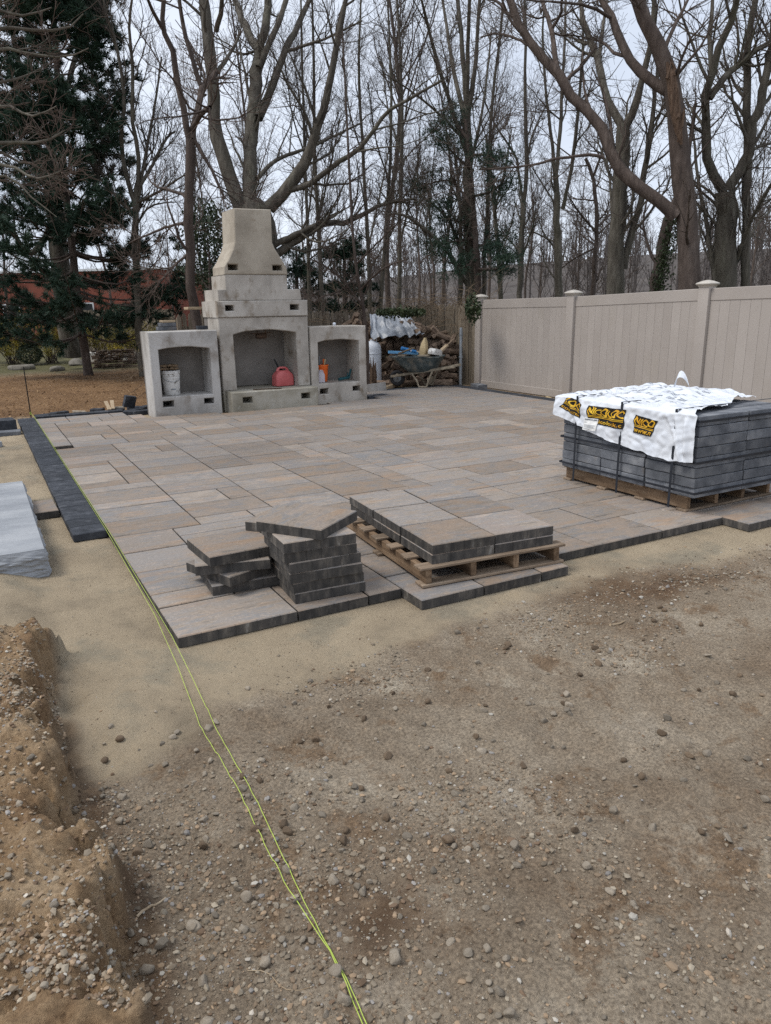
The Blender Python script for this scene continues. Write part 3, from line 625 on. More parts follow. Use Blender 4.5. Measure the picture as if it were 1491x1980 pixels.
# red fuel can on the hearth
gc = empty('fuel_can', (4.02, 8.86, 0.297), 0.1, 'faded red plastic fuel can on the hearth', 'fuel can')
mb = MB(); R = []
for z, hx, hy, r in ((0, 0.165, 0.10, 0.04), (0.008, 0.175, 0.11, 0.045), (0.03, 0.178, 0.113, 0.045), (0.18, 0.172, 0.108, 0.045), (0.215, 0.15, 0.1, 0.05), (0.255, 0.108, 0.085, 0.05), (0.268, 0.085, 0.07, 0.045)):
    R.append(rrect(hx, hy, r, z))
mb.rings(R)
mb.build('tank', MT['red_plastic'], gc, smooth=True)
MB().tube([(-0.1, 0, 0.245), (-0.085, 0, 0.295), (-0.05, 0, 0.315), (0.05, 0, 0.312), (0.085, 0, 0.29), (0.105, 0, 0.24)], [0.03, 0.024, 0.019, 0.019, 0.024, 0.03], 10).build('handle', MT['red_plastic'], gc, smooth=True)
MB().lathe([(0.028, 0), (0.03, 0.004), (0.03, 0.03), (0.024, 0.034), (0.001, 0.034)], (0.0, 0.05, 0.262), 16).build('cap', MT['black'], gc, smooth=True)
MB().tube([(-0.04, 0.055, 0.28), (-0.065, 0.065, 0.36), (-0.095, 0.075, 0.43), (-0.115, 0.08, 0.46)], [0.02, 0.016, 0.013, 0.011], 8).build('spout', MT['black'], gc, smooth=True)
st = MB().bar((3.33, 8.47, 0.306), (3.80, 8.36, 0.306), 0.022, 0.016); tag(st.build('wood_strip', MT['rust'], None, (3.56, 8.42, 0.298), 0.003, loc=(3.56, 8.42, 0.298)), 'thin brown wood strip lying on the hearth', 'wood strip')
# orange pail with tools, milky jug, teal caulking gun in the right box
po = empty('tool_pail', (4.80, 8.94, 0.317), 0, 'orange plastic pail full of tools in the right concrete box', 'pail')
pail(MB(), 0.105, 0.128, 0.30, (0.22, 0.25)).build('bucket', MT['orange_plastic'], po, smooth=True)
for nm, pts, r, mt in (('tool_handle', ((-0.03, 0.02, 0.05), (-0.05, 0.0, 0.44)), 0.013, 'black'), ('tool_handle', ((0.03, 0.0, 0.05), (0.045, -0.02, 0.40)), 0.014, 'orange_plastic'), ('tool_handle', ((0.0, 0.04, 0.05), (-0.01, 0.05, 0.46)), 0.012, 'steel')):
    MB().tube([Vector(pts[0]), (Vector(pts[0])+Vector(pts[1]))/2, Vector(pts[1])], [r*0.9, r, r*1.1], 8).build(nm, MT[mt], po, smooth=True)
MB().tube([(0.05, -0.03, 0.28), (0.06, -0.035, 0.37), (0.075, -0.035, 0.40)], [0.012, 0.014, 0.01], 7).build('tool_grip', MT['paper'], po, smooth=True)
jg = empty('plastic_jug', (4.70, 8.77, 0.317), 0, 'milky plastic jug in front of the orange pail', 'jug')
mb = MB(); mb.rings([rrect(hx, hx, r, z) for z, hx, r in ((0, 0.064, 0.02), (0.006, 0.07, 0.025), (0.14, 0.07, 0.03), (0.18, 0.055, 0.035), (0.205, 0.026, 0.0255), (0.225, 0.022, 0.0215))]); mb.build('bottle', MT['milky'], jg, smooth=True)
MB().tube([(0.05, 0, 0.17), (0.062, 0, 0.19), (0.04, 0, 0.215), (0.02, 0, 0.212)], 0.009, 6).build('handle', MT['milky'], jg, smooth=True)
MB().lathe([(0.024, 0), (0.024, 0.016), (0.001, 0.018)], (0, 0, 0.225), 14).build('cap', MT['orange_plastic'], jg, smooth=True)
cg = empty('caulking_gun', (5.22, 8.80, 0.317), 0.25, 'teal caulking gun leaning on the right box wall', 'tool')
MB().tube([(-0.16, 0, 0.035), (0.08, 0, 0.05)], 0.027, 12).build('barrel', MT['teal'], cg, smooth=True)
MB().bar((0.07, 0, 0.03), (0.13, 0, 0.20), 0.03, 0.035).bar((0.03, 0, 0.03), (0.055, 0, 0.14), 0.02, 0.02).build('grip', MT['teal'], cg, bevel=0.005)
MB().tube([(0.08, 0, 0.05), (0.15, 0, 0.055)], 0.006, 6).build('plunger_rod', MT['steel'], cg)
# small blocks on the left box, white knob on the right one
for k, (dx, dz, mt, lab) in enumerate(((0, 0, 'dark_paver', 'grey block at the bottom of the short stack on the left box'), (0.015, 0.062, 'dark_paver', 'grey block in the middle of the short stack on the left box'), (0.03, 0.124, 'lumber', 'tan stone piece on top of the short stack on the left box'))):
    o = MB().box((-0.15+0.02*k, -0.08, 0), (0.15-0.02*k, 0.08, 0.058 if k < 2 else 0.035)).build('stacked_block', MT[mt], None, bevel=0.006, loc=(2.11+dx, 9.02, 1.299+dz), rot=(0, 0, 0.05*k)); tag(o, lab, 'block')
tag(MB().box((-0.085, -0.05, 0), (0.085, 0.05, 0.06)).build('loose_block', MT['charcoal'], None, bevel=0.006, loc=(2.66, 8.88, 1.299), rot=(0, 0, 0.1)), 'single dark block lying on the left box beside the firebox', 'block')
tag(MB().lathe([(0.001, 0), (0.022, 0.001), (0.024, 0.012), (0.03, 0.028), (0.026, 0.046), (0.012, 0.056), (0.001, 0.058)], n=16).build('white_knob', MT['white_plastic'], None, smooth=True, loc=(4.99, 8.72, 1.302)), 'small white knob standing on the right concrete box', 'knob')
# shelf of planks on a post behind the left box
_ps = ony(360, 604, 9.75); sh = empty('plank_stand', (_ps[0]+0.3, 9.75, GZ), 0, 'pale plank on wooden posts behind the left concrete box', 'stand')
MB().box((-0.30, -0.14, 1.68), (0.22, 0.14, 1.725)).build('plank', MT['lumber'], sh, bevel=0.004)
MB().box((-0.03, -0.05, 0), (0.06, 0.04, 1.678)).build('post', MT['old_wood'], sh, bevel=0.004)
MB().box((0.10, -0.05, 0), (0.18, 0.04, 1.678)).build('post', MT['old_wood'], sh, bevel=0.004)
# ================================================================ vinyl privacy fence
XF = 8.62
posts_y = [9.34, 6.60, 3.865, 1.12, -1.62]
tops = [1.735, 1.747, 1.806, 1.84, 1.86]
vf = empty('vinyl_fence', (XF, 5, GZ), 0, 'beige vinyl privacy fence with capped posts', 'fence')
def cappost(y, zt):
    p = MB().box((XF-0.075, y-0.09, GZ-0.02), (XF+0.075, y+0.09, zt)).build('post', MT['vinyl'], vf, vf.location, bevel=0.012, smooth=True, seg=2)
    mb = MB()
    mb.rings([[(XF+sx*w, y+sy*w*1.1, z) for sx, sy in ((-1, -1), (1, -1), (1, 1), (-1, 1))] for w, z in ((0.083, zt-0.004), (0.086, zt+0.012), (0.105, zt+0.03), (0.112, zt+0.042), (0.108, zt+0.054), (0.06, zt+0.08), (0.012, zt+0.096))])
    mb.build('post_cap', MT['vinyl_cap'], p, vf.location, bevel=0.004, smooth=True)
for y_, z_ in zip(posts_y, tops): cappost(y_, z_)
for k in range(4):
    ya, yb = posts_y[k]-0.092, posts_y[k+1]+0.092; za, zb = tops[k]-0.02, tops[k+1]-0.02
    def zt(y, d=0): return za+(zb-za)*((ya-y)/(ya-yb))-d
    for nm, d0, d1 in (('top_rail', 0.0, 0.17), ('bottom_rail', 1.60, 1.74)):
        mb = MB(); V = []
        for y_ in (ya, yb):
            t_ = zt(y_)
            z1 = t_-d0; z0 = t_-d1
            if nm == 'bottom_rail': z0, z1 = GZ+0.01, GZ+0.15
            V += [(XF-0.03, y_, z0), (XF+0.03, y_, z0), (XF+0.03, y_, z1), (XF-0.03, y_, z1)]
        mb.add(V, [(0, 1, 2, 3), (7, 6, 5, 4), (0, 4, 5, 1), (1, 5, 6, 2), (2, 6, 7, 3), (3, 7, 4, 0)])
        mb.build(nm, MT['vinyl'], vf, vf.location, bevel=0.006)
    n = 16; w = (ya-yb)/n
    for i in range(n):
        y1 = ya-w*i-0.0008; y0 = ya-w*(i+1)+0.0008; z1 = zt((y0+y1)/2, 0.165); z0 = GZ+0.145
        MB().box((XF-0.0215+0.0, y0, z0), (XF+0.0215, y1, z1)).build('board', MT['vinyl'], vf, vf.location, bevel=0.0022)
tag(MB().box((-0.2, -0.1, 0), (0.2, 0.1, 0.09)).build('grey_block', MT['dark_paver'], None, bevel=0.006, loc=(8.33, 8.95, GZ+0.02), rot=(0, 0, PI/2-0.2)), 'grey concrete block on the ground at the first vinyl fence post', 'block')
o = MB(); o.rings([rrect(0.09, 0.05, 0.03, z, 4) for z in (0.0, 0.018)]); tag(o.build('scrap_of_wrap', MT['paper'], None, bevel=0.004, smooth=True, loc=(8.42, 6.9, GZ+0.015), rot=(0.2, 0.1, 0.7)), 'crumpled yellowish scrap on the soil below the vinyl fence', 'scrap')
# ================================================================ pallets, slabs, wrapped bundle
def pallet(name, x0, x1, y0, y1, h, loc, rz, label, nst=4, deck=7, bottoms=3):
    """stringers along y, deck boards along x; local origin at loc"""
    P = empty(name, loc, rz, label, 'pallet')
    sw = 0.04
    for k in range(nst):
        x = x0+0.02+sw/2+(x1-x0-0.04-sw)*k/(nst-1)
        MB().box((x-sw/2, y0+0.012, 0.0185), (x+sw/2, y1-0.012, h-0.0175)).build('stringer', MT['pallet_y'], P, bevel=0.003)
    for k in range(bottoms):
        y = y0+0.05+(y1-y0-0.1)*k/(bottoms-1)
        MB().box((x0-random.uniform(0, 0.012), y-0.05, 0.0), (x1+random.uniform(0, 0.012), y+0.05, 0.018)).build('bottom_board', MT['pallet'], P, bevel=0.003)
    for k in range(deck):
        y = y0+0.05+(y1-y0-0.1)*k/(deck-1)
        MB().box((x0-random.uniform(0, 0.02), y-0.047, h-0.017), (x1+random.uniform(0, 0.02), y+0.047, h)).build('deck_board', MT['pallet'], P, bevel=0.003)
    return P
pallet('pallet', 0, 1.0, 0, 1.40, 0.124, (1.425, -0.075, 0.0015), math.radians(-4.6), 'low wooden pallet carrying two layers of paving slabs at the patio edge')
ca, sa = math.cos(math.radians(-4.6)), math.sin(math.radians(-4.6))
tier = ('lower', 'upper'); rows = ('front', 'middle', 'rear'); cols = ('corner nearest the loose stacks', 'corner away from the loose stacks')
for lz in range(2):
    for r in range(3):
        for c in range(2):
            lx, ly = 0.07+0.22+c*0.443+random.gauss(0, 0.002), 0.035+0.22+r*0.443+random.gauss(0, 0.002)
            o = link('paving_slab', get_slab(0.44, 0.44), None, None, (1.425+lx*ca-ly*sa, -0.075+lx*sa+ly*ca, 0.1265+0.0605+lz*0.0612), (0, 0, math.radians(-4.6)+random.gauss(0, 0.004)+PI*random.randint(0, 1)))
            where = ('end facing the bare dirt', 'middle', 'end facing the fireplace')[r]; side = ('beside the loose slab stacks', 'on the vinyl fence side')[c]
            tag(o, f'{tier[lz]} slab on the low pallet, {where}, {side}', 'paving slab', 'slabs on the low pallet')
# two loose stacks of slabs at the corner and a low one behind
def stack(spec, z0, base_label):
    z = z0
    for k, (x, y, a, s) in enumerate(spec):
        o = link('paving_slab', get_slab(*s), None, None, (x, y, z+0.0605), (random.gauss(0, 0.004), random.gauss(0, 0.004), math.radians(a)))
        tag(o, base_label(k, len(spec)), 'paving slab', 'slabs in loose stacks'); z += 0.0612
ordn = ['bottom', 'second', 'third', 'fourth', 'fifth', 'sixth', 'seventh']
S2 = (0.44, 0.44); S3 = (0.44, 0.44)
stack([(0.545, 0.655, -4, S2), (0.53, 0.66, 20, S2), (0.50, 0.665, -14, S2), (0.515, 0.665, 3, S2)], 0.0015,
      lambda k, n: ('top slab lying square on the short twisted stack' if k == n-1 else f'{ordn[k]} slab up in the short twisted stack'))
stack([(0.915, 0.30, -4, S2), (0.905, 0.305, -3, S2), (0.90, 0.295, -6, S2), (0.885, 0.30, -2, S2), (0.87, 0.305, -5, S2), (0.86, 0.30, -3, S2), (0.885, 0.345, 36, S2)], 0.0015,
      lambda k, n: ('top slab turned askew on the tall slab stack' if k == n-1 else f'{ordn[k]} slab up in the tall slab stack'))
stack([(1.0, 0.82, 38, S2), (1.0, 0.80, 20, S2), (0.98, 0.82, 42, S2), (0.97, 0.80, 28, S2), (0.96, 0.81, 40, S2)], 0.0015,
      lambda k, n: f'{ordn[k]} slab up in the low stack behind the tall one')
# ---- wrapped bundle of dark pavers
BX, BY, BZ = 4.0, 0.15, 0.137
pallet('pallet', 0, 1.07, 0, 1.41, 0.133, (4.05, 0.24, 0.0015), 0, 'wooden pallet under the wrapped bundle of dark pavers', 4, 7, 4)
bd = empty('paver_bundle', (BX, BY, BZ), 0, 'strapped bundle of dark grey pavers on a pallet', 'paver bundle')
bme = []
for k in range(4):
    mb = MB()
    nseg = 9
    for (a0, a1) in ((0.002, 0.573),): mb.box((a0, 0.002, 0.0), (a1-0.004, 0.487, 0.0755))
    o = mb.build('paver', MT['dark_paver'], bevel=0.006, seg=2); me = o.data; bpy.data.objects.remove(o)
    bm = bmesh.new(); bm.from_mesh(me); bmesh.ops.subdivide_edges(bm, edges=[e for e in bm.edges if e.calc_length() > 0.3], cuts=7, use_grid_fill=True)
    for v in bm.verts:
        edge_near = min(v.co.z, 0.0755-v.co.z) < 0.004
        v.co += Vector((random.gauss(0, 1), random.gauss(0, 1), 0))*(0.0012 if edge_near else 0.0004)
    bm.to_mesh(me); bm.free(); bme.append(me)
for lz in range(8):
    for r in range(3):
        for c in range(2):
            fl = random.random() < 0.5
            link('paver', random.choice(bme), None, bd, (c*0.578+(0.575 if fl else 0)+random.gauss(0, 0.006), r*0.496+(0.494 if fl else 0)+random.gauss(0, 0.004), lz*0.0797), (0, 0, PI if fl else 0))
ZT = BZ+8*0.0797
# straps: three up the side and over, three round the bundle
def band_z(y):      # up the near side, over, down
    mb = MB(); x0, x1 = BX-0.0265, BX+1.168
    mb.box((x0-0.002, y-0.011, 0.03), (x0, y+0.011, ZT+0.033)); mb.box((x0-0.002, y-0.011, ZT+0.0335), (x1, y+0.011, ZT+0.0355)); mb.box((x1, y-0.011, 0.03), (x1+0.002, y+0.011, ZT+0.0355))
    mb.build('strap', MT['band'], bd, bd.location)
for y_ in (1.436, 0.907, 0.352): band_z(y_)
for z_ in (0.178, 0.418, 0.735):
    a, b2 = -0.009, 0.0
    MB().box((BX+a-0.002, BY-0.012, z_-0.009), (BX+a, BY+1.502, z_+0.009)).box((BX+a-0.002, BY-0.014, z_-0.009), (BX+1.165, BY-0.012, z_+0.009)).box((BX+a, BY+1.5, z_-0.009), (BX+1.165, BY+1.502, z_+0.009)).build('strap', MT['band'], bd, bd.location)
# ---- white printed wrap: hem .. top edge .. across the top
XW = BX-0.017; ZW = ZT+0.017
hemY = [0.16, 0.35, 0.62, 0.90, 1.2, 1.43, 1.58, 1.70]; hemZ = [0.415, 0.395, 0.43, 0.455, 0.49, 0.55, 0.585, 0.63]
YB = 1.70
def wrap_pt(y, s, off=0.0):
    """s<0: hanging side, s metres below the top edge; s>0: across the top"""
    y = np.asarray(y, float); s = np.asarray(s, float)
    fl = 0.05*sstep(1.5, 1.78, y)
    pinch = sum(0.012*np.exp(-((y-ys)/0.035)**2) for ys in (1.436, 0.907, 0.352))
    crs = 0.034*fbm(y, s, 4, 3, 201)+0.018*fbm(y+s*0.8, s-y*0.5, 13, 2, 207)
    fold = 0.030*np.exp(-((y-0.25-0.1*s)/0.022)**2)*sstep(0, -0.1, s)+0.022*np.exp(-((y-0.36-0.25*s)/0.018)**2)*sstep(0.05, -0.1, s)+0.018*np.exp(-((y-0.44-0.5*s)/0.015)**2)*sstep(0.02, -0.1, s)+0.016*np.exp(-((y-1.55-0.6*s)/0.02)**2)
    r = 0.03
    side = s < 0
    bul = 0.012+np.abs(crs)*1.1+fold-pinch*0.75
    x1 = XW-np.maximum(bul, 0.0045)-fl*sstep(0.05, -0.2, s); z1 = ZW+s
    lump = 0.06*np.maximum(0, fbm(s*1.0, y, 2.6, 3, 221)+0.15)+0.055*np.exp(-((s-0.55)/0.3)**2-((y-1.0)/0.45)**2)
    wr = 0.036*np.abs(fbm(s*1.2+y*0.6, y-s*0.4, 6, 3, 231))+0.018*np.abs(fbm(s*3, y*1.0, 9, 2, 235))
    x2 = XW+s; z2 = ZW+np.maximum(lump+wr-pinch*0.6, 0.002)*sstep(0.0, 0.08, s)+0.004
    rd = np.exp(-np.abs(s)/r)*0.5
    x = np.where(side, x1+rd*0.012, x2); z = np.where(side, z1-rd*0.002, z2-rd*0.008)
    x = x-np.where(side, off, 0); z = z+np.where(side, 0, off)
    return np.stack([x, y, z], -1)
nu, n1, n2 = 150, 36, 80
T = np.linspace(0, 1, nu)
rowsP = []
yA = 0.16+(YB-0.16)*T; hz = np.interp(yA, hemY, hemZ)+0.03*fbm(yA, yA*0+5, 6, 3, 241)
for k in range(n1):
    t = k/n1; rowsP.append(wrap_pt(yA, -(ZW-hz)*(1-t)))
for k in range(n2+1):
    s = 1.17*k/n2; yf = 0.19+0.30*s+0.03*math.sin(s*9); yb = YB-0.09*sstep(0.0, 0.15, np.array(s))
    rowsP.append(wrap_pt(yf+(yb-yf)*T, np.full(nu, s)))
Vw = np.concatenate(rowsP); nr = len(rowsP)
ii = (np.arange(nr-1)[:, None]*nu+np.arange(nu-1)[None, :]).ravel()
wr = empty('plastic_wrap', (BX, BY, ZT), 0, 'white plastic wrap with black and yellow print over the dark pavers', 'plastic wrap')
me = mesh_arrays('sheet', Vw-np.array(wr.location), [np.stack([ii, ii+1, ii+nu+1, ii+nu], 1)]); link('sheet', me, MT['wrap'], wr)
def text_2d(s, grow=0.0):
    cu = bpy.data.curves.new('t', 'FONT'); cu.body = s; cu.offset = grow; cu.resolution_u = 3
    ob = bpy.data.objects.new('t', cu); COL.objects.link(ob)
    me = bpy.data.meshes.new_from_object(ob.evaluated_get(bpy.context.evaluated_depsgraph_get()))
    bpy.data.objects.remove(ob); bpy.data.curves.remove(cu)
    bm = bmesh.new(); bm.from_mesh(me); bmesh.ops.triangulate(bm, faces=bm.faces[:])
    for _ in range(2):
        lg = [e for e in bm.edges if e.calc_length() > 0.12]
        if lg: bmesh.ops.subdivide_edges(bm, edges=lg, cuts=1); bmesh.ops.triangulate(bm, faces=bm.faces[:])
    v = np.array([(q.co.x, q.co.y) for q in bm.verts]); f = np.array([[q.index for q in fc.verts] for fc in bm.faces]); bm.free(); bpy.data.meshes.remove(me)
    lo, hi = v.min(0), v.max(0); return (v-lo)/(hi-lo), f
def Z3(x, y): return 1040+x/3.306, 700+y/3.306
def quad_on_side(px):     # four picture corners TL,TR,BR,BL -> (y, s) on the hanging side
    out = []
    for p in px:
        q = onx(*Z3(*p), XW-0.02); out.append((q[1], q[2]-ZW))
    return np.array(out)
def bil(Q, u, v): return (Q[0]*((1-u)*(1-v))[:, None]+Q[1]*(u*(1-v))[:, None]+Q[2]*(u*v)[:, None]+Q[3]*((1-u)*v)[:, None])
def print_mesh(name, Q, uv, F, off, mat):
    ys = bil(Q, uv[:, 0], 1-uv[:, 1]); P3 = wrap_pt(ys[:, 0], np.minimum(ys[:, 1], -0.004), off)
    link(name, mesh_arrays(name, P3-np.array(wr.location), [F], False), mat, wr)
def grid_uv(n, m, u0=0, u1=1, v0=0, v1=1):
    a, b_ = np.meshgrid(np.linspace(u0, u1, n), np.linspace(v0, v1, m)); i = (np.arange(m-1)[:, None]*n+np.arange(n-1)[None, :]).ravel()
    return np.stack([a.ravel(), b_.ravel()], 1), np.stack([i, i+1, i+n+1, i+n], 1)
def logo(px, word, url, stripes=True):
    Q = quad_on_side(px); uv, F = grid_uv(26, 16)
    uv[:, 0] += 0.025*np.sin(uv[:, 1]*7); print_mesh('printed_panel', Q, uv, F, 0.0035, MT['print_black'])
    v, f = text_2d(word, 0.03)
    v = np.stack([0.04+0.93*v[:, 0], 0.50+0.47*(v[:, 1]*(0.86+0.14*np.sin(v[:, 0]*17))+0.06*np.sin(v[:, 0]*9))], 1)
    v[:, 0] += 0.03*np.sin(v[:, 1]*16); v = np.clip(v, 0.01, 0.99)
    print_mesh('printed_name', Q, v, f, 0.0065, MT['print_yellow'])
    for vv in (0.435, 0.36):
        uv, F = grid_uv(24, 2, 0.03, 0.985, vv, vv+0.035); uv[:, 1] += 0.012*np.sin(uv[:, 0]*6); print_mesh('printed_line', Q, uv, F, 0.0065, MT['print_yellow'])
    v, f = text_2d(url, 0.012); v = np.stack([0.06+0.90*v[:, 0], 0.07+0.2*v[:, 1]], 1); print_mesh('printed_address', Q, v, f, 0.0065, MT['print_yellow'])
logo(((205, 215), (282, 272), (262, 360), (142, 283)), 'LOC', 'col.co')
logo(((322, 276), (565, 306), (540, 432), (318, 386)), 'NICOLOC', 'w.nicolock.c')
logo(((622, 336), (768, 378), (722, 478), (606, 450)), 'NICO', 'www.n')
Q = quad_on_side(((302, 354), (388, 364), (374, 442), (286, 430)))
uv, F = grid_uv(10, 8); print_mesh('paper_label', Q, uv, F, 0.0075, MT['label_white'])
for k, (v0, h_, u1) in enumerate(((0.84, 0.09, 0.95), (0.62, 0.03, 0.3), (0.42, 0.03, 0.9), (0.33, 0.03, 0.85), (0.24, 0.03, 0.9), (0.12, 0.03, 0.6))):
    uv, F = grid_uv(8, 2, 0.06, u1, v0, v0+h_); print_mesh('label_line', Q, uv, F, 0.009, MT['print_grey'])
# rows of small grey print across the top
rg = random.Random(5); VV = []; FF = []; n0 = 0
for row in range(11):
    s0 = 0.07+row*0.095; y0 = 0.35+0.30*s0+rg.uniform(0, 0.2)
    while y0 < 1.6:
        w = rg.uniform(0.02, 0.09)
        if rg.random() < 0.62:
            for q in range(rg.choice((1, 2, 3))):
                a, b_ = np.meshgrid(np.linspace(y0, y0+w, 5), np.array([s0+q*0.018, s0+q*0.018+0.006])); P3 = wrap_pt(a.ravel(), b_.ravel(), 0.004)
                VV.append(P3); FF += [(n0+k, n0+k+1, n0+k+6, n0+k+5) for k in range(4)]; n0 += 10
        y0 += w+rg.uniform(0.01, 0.05)
tag(link('printed_rows', mesh_arrays('printed_rows', np.concatenate(VV)-np.array(wr.location), [np.array(FF)], False), MT['print_grey'], wr), kind='stuff')
# the torn ear of wrap that stands up on top
ear = MB(); c0 = Vector(onx(1268, 742, 4.75)); R = []
for k in range(9):
    t = k/8; a = t*2.2; p = Vector((4.72+0.03*math.sin(a), 1.02-0.12*t+0.03*math.sin(4*t), ZW+0.07+0.13*math.sin(PI*t*0.95)))
    R.append([p+Vector((0.02*math.cos(a), -0.0, 0.035*(1-0.4*t))), p-Vector((0.02*math.cos(a), 0.0, 0.035*(1-0.4*t))), p-Vector((0.02*math.cos(a)+0.002, 0.002, 0.035*(1-0.4*t))), p+Vector((0.02*math.cos(a)-0.002, 0.002, 0.035*(1-0.4*t)))])
ear.rings(R); ear.build('torn_ear', MT['wrap'], wr, wr.location, smooth=True)
# ================================================================ granite step and blocks left of the edging
bm = bmesh.new(); bmesh.ops.create_cube(bm, size=1.0)
for v in bm.verts: v.co = Vector((-1.0+v.co.x*1.04, 2.68+v.co.y*2.3, 0.03+v.co.z*0.19))
bmesh.ops.subdivide_edges(bm, edges=bm.edges[:], cuts=34, use_grid_fill=True)
nrm = {}
bm.normal_update()
co = np.array([v.co for v in bm.verts]); nn = np.array([v.normal for v in bm.verts])
a1 = fbm(co[:, 0]+co[:, 1]*1.0, co[:, 2]*2.2+co[:, 1]*0.3, 6, 4, 301); a2 = fbm(co[:, 1]-co[:, 0], co[:, 2]*3, 19, 3, 311)
sidew = (np.abs(nn[:, 2]) < 0.9)
topd = np.clip((0.125-co[:, 2])/0.05, 0, 1)
d = np.where(sidew, (0.026*np.maximum(a1, -0.25)+0.016*a2)*topd+0.016*topd, 0)
nxy = nn.copy(); nxy[:, 2] = 0; nl_ = np.linalg.norm(nxy, axis=1); nl_[nl_ < 1e-6] = 1; nxy /= nl_[:, None]
co2 = co+nxy*d[:, None]; top_ = (nn[:, 2] > 0.5); co2[top_, 2] += 0.004*fbm(co[top_, 0], co[top_, 1], 8, 3, 321)
for v, c_ in zip(bm.verts, co2): v.co = Vector(c_)-Vector((-1.0, 2.68, GZ))
me = bpy.data.meshes.new('granite_step'); bm.to_mesh(me); bm.free()
tag(link('granite_step', me, MT['granite'], None, (-1.0, 2.68, GZ)), 'grey granite step slab with rock-faced sides left of the edging', 'stone step')
def blk(name, loc, size, mt, rot, label, group=None, cat='block'):
    o = MB().box((-size[0]/2, -size[1]/2, 0), (size[0]/2, size[1]/2, size[2])).build(name, MT[mt], None, bevel=0.005, loc=loc, rot=rot); tag(o, label, cat, group); return o
o = link('paving_slab', get_slab(0.2, 0.45), None, None, (-0.36, 3.27, GZ+0.062), (0, 0, 0.02)); tag(o, 'narrow paver laid between the granite step and the edging', 'paving slab')
blk('dark_block', (-0.47, 8.55, GZ+0.02), (0.3, 0.34, 0.16), 'charcoal', (0, 0, 0.12), 'big charcoal block at the far end of the edging', cat='block')
blk('dark_block', (-0.45, 8.15, GZ+0.0), (0.36, 0.22, 0.06), 'dark_paver', (0, 0, -0.05), 'flat grey block lying before the big charcoal block', cat='block')
blk('dark_block', (-0.72, 7.25, GZ+0.0), (0.3, 0.3, 0.07), 'granite', (0, 0, 0.2), 'pale broken stone piece on the sand near the far end of the edging', cat='stone')
blk('dark_block', (-0.93, 5.65, GZ), (0.5, 0.3, 0.075), 'dark_paver', (0, 0, 0.05), 'grey slab piece on the sand beside the edging halfway along', cat='block')
rb = random.Random(3)
cut = [(0.16, 9.86, .24, .2, 'charcoal'), (0.42, 9.95, .28, .12, 'charcoal'), (0.72, 9.9, .2, .14, 'stone'), (1.02, 9.93, .2, .2, 'charcoal'), (1.30, 9.72, .24, .12, 'charcoal'), (1.36, 9.95, .2, .14, 'boulder'), (1.62, 9.9, .22, .15, 'charcoal'), (1.62, 9.62, .24, .16, 'charcoal'), (1.86, 9.95, .28, .14, 'charcoal'), (1.45, 9.35, .2, .18, 'charcoal'), (0.30, 9.78, .12, .1, 'charcoal')]
for k, (x_, y_, sx, sy, mt) in enumerate(cut):
    zz = float(ground_h(np.array([x_]), np.array([y_]))[0])
    blk('cut_block', (x_, y_, zz-0.004), (sx, sy, rb.uniform(0.06, 0.075)), mt, (rb.gauss(0, 0.03), rb.gauss(0, 0.03), rb.uniform(-0.6, 0.6)),
        'dark cut block left over along the far edge of the paving' if mt == 'charcoal' else 'pale stone offcut among the dark cut blocks', 'offcuts along the far edge of the paving', 'block' if mt == 'charcoal' else 'stone')
tag(blk('leaning_block', (1.5, 9.72, 0.02), (0.2, 0.07, 0.2), 'charcoal', (0.25, 0.2, 0.3), 'dark block standing tilted on edge among the offcuts', cat='block'))
for k, (x_, a_) in enumerate(((1.18, 0.5), (1.26, 0.35))):
    tag(MB().box((-0.16, -0.03, 0), (0.16, 0.03, 0.02)).build('wood_offcut', MT['lumber'], None, bevel=0.003, loc=(x_, 9.83, 0.05+0.01*k), rot=(0.05, -0.35, 1.1+a_)), 'short pale board leaning on the dark offcuts', 'board', 'two short boards on the offcuts')
for k, (x_, y_) in enumerate(((1.98, 9.55),)):
    blk('dark_block', (x_-0.35, 9.25, GZ), (0.3, 0.16, 0.07), 'charcoal', (0, 0, 0.05), 'dark block against the side of the left concrete box')
# stake and lime mason strings
sk = empty('string_stake', (-0.02, 9.95, GZ), 0, 'thin black steel stake holding the lime strings', 'stake')
MB().tube([(0, 0, -0.1), (-0.002, 0, 0.4), (-0.004, 0, 0.83)], [0.009, 0.009, 0.008], 8).build('rod', MT['iron'], sk, smooth=True)
MB().tube([(0.012*math.cos(a), 0.012*math.sin(a), 0.045+0.012*a/(2*PI)) for a in np.linspace(0, 8*PI, 33)], 0.0035, 5).build('string_winding', MT['string'], sk)
def mason_string(pts, label):
    P = []
    for (x_, y_, dz) in pts:
        g = float(ground_h(np.array([x_]), np.array([y_]))[0]) if dz is None else dz
        P.append((x_, y_, g+0.007 if dz is None else dz))
    # resample
    Q = []
    for a, b_ in zip(P[:-1], P[1:]):
        n = max(2, int(math.dist(a, b_)/0.035))
        for k in range(n):
            t = k/n; p = [a[i]+(b_[i]-a[i])*t for i in range(3)]
            if p[1] < -0.25: p[2] = max(p[2], float(ground_h(np.array([p[0]]), np.array([p[1]]))[0])+0.010)
            Q.append(p)
    Q.append(P[-1])
    tag(MB().tube(Q, 0.0014, 6).build('mason_string', MT['string'], None, Q[len(Q)//2], smooth=True, loc=Q[len(Q)//2]), label, 'string')
mason_string([(-0.006, 9.94, 0.0), (-0.006, 9.2, 0.012), (-0.012, 2.25, 0.013), (-0.03, 0.40, -0.015), (-0.06, -0.25, -0.035), (-0.10, -0.78, None), (-0.096, -1.15, None), (-0.11, -1.76, None), (-0.09, -2.05, None), (-0.109, -2.29, None), (-0.12, -3.3, None)], 'lime string lying farther from the paving')
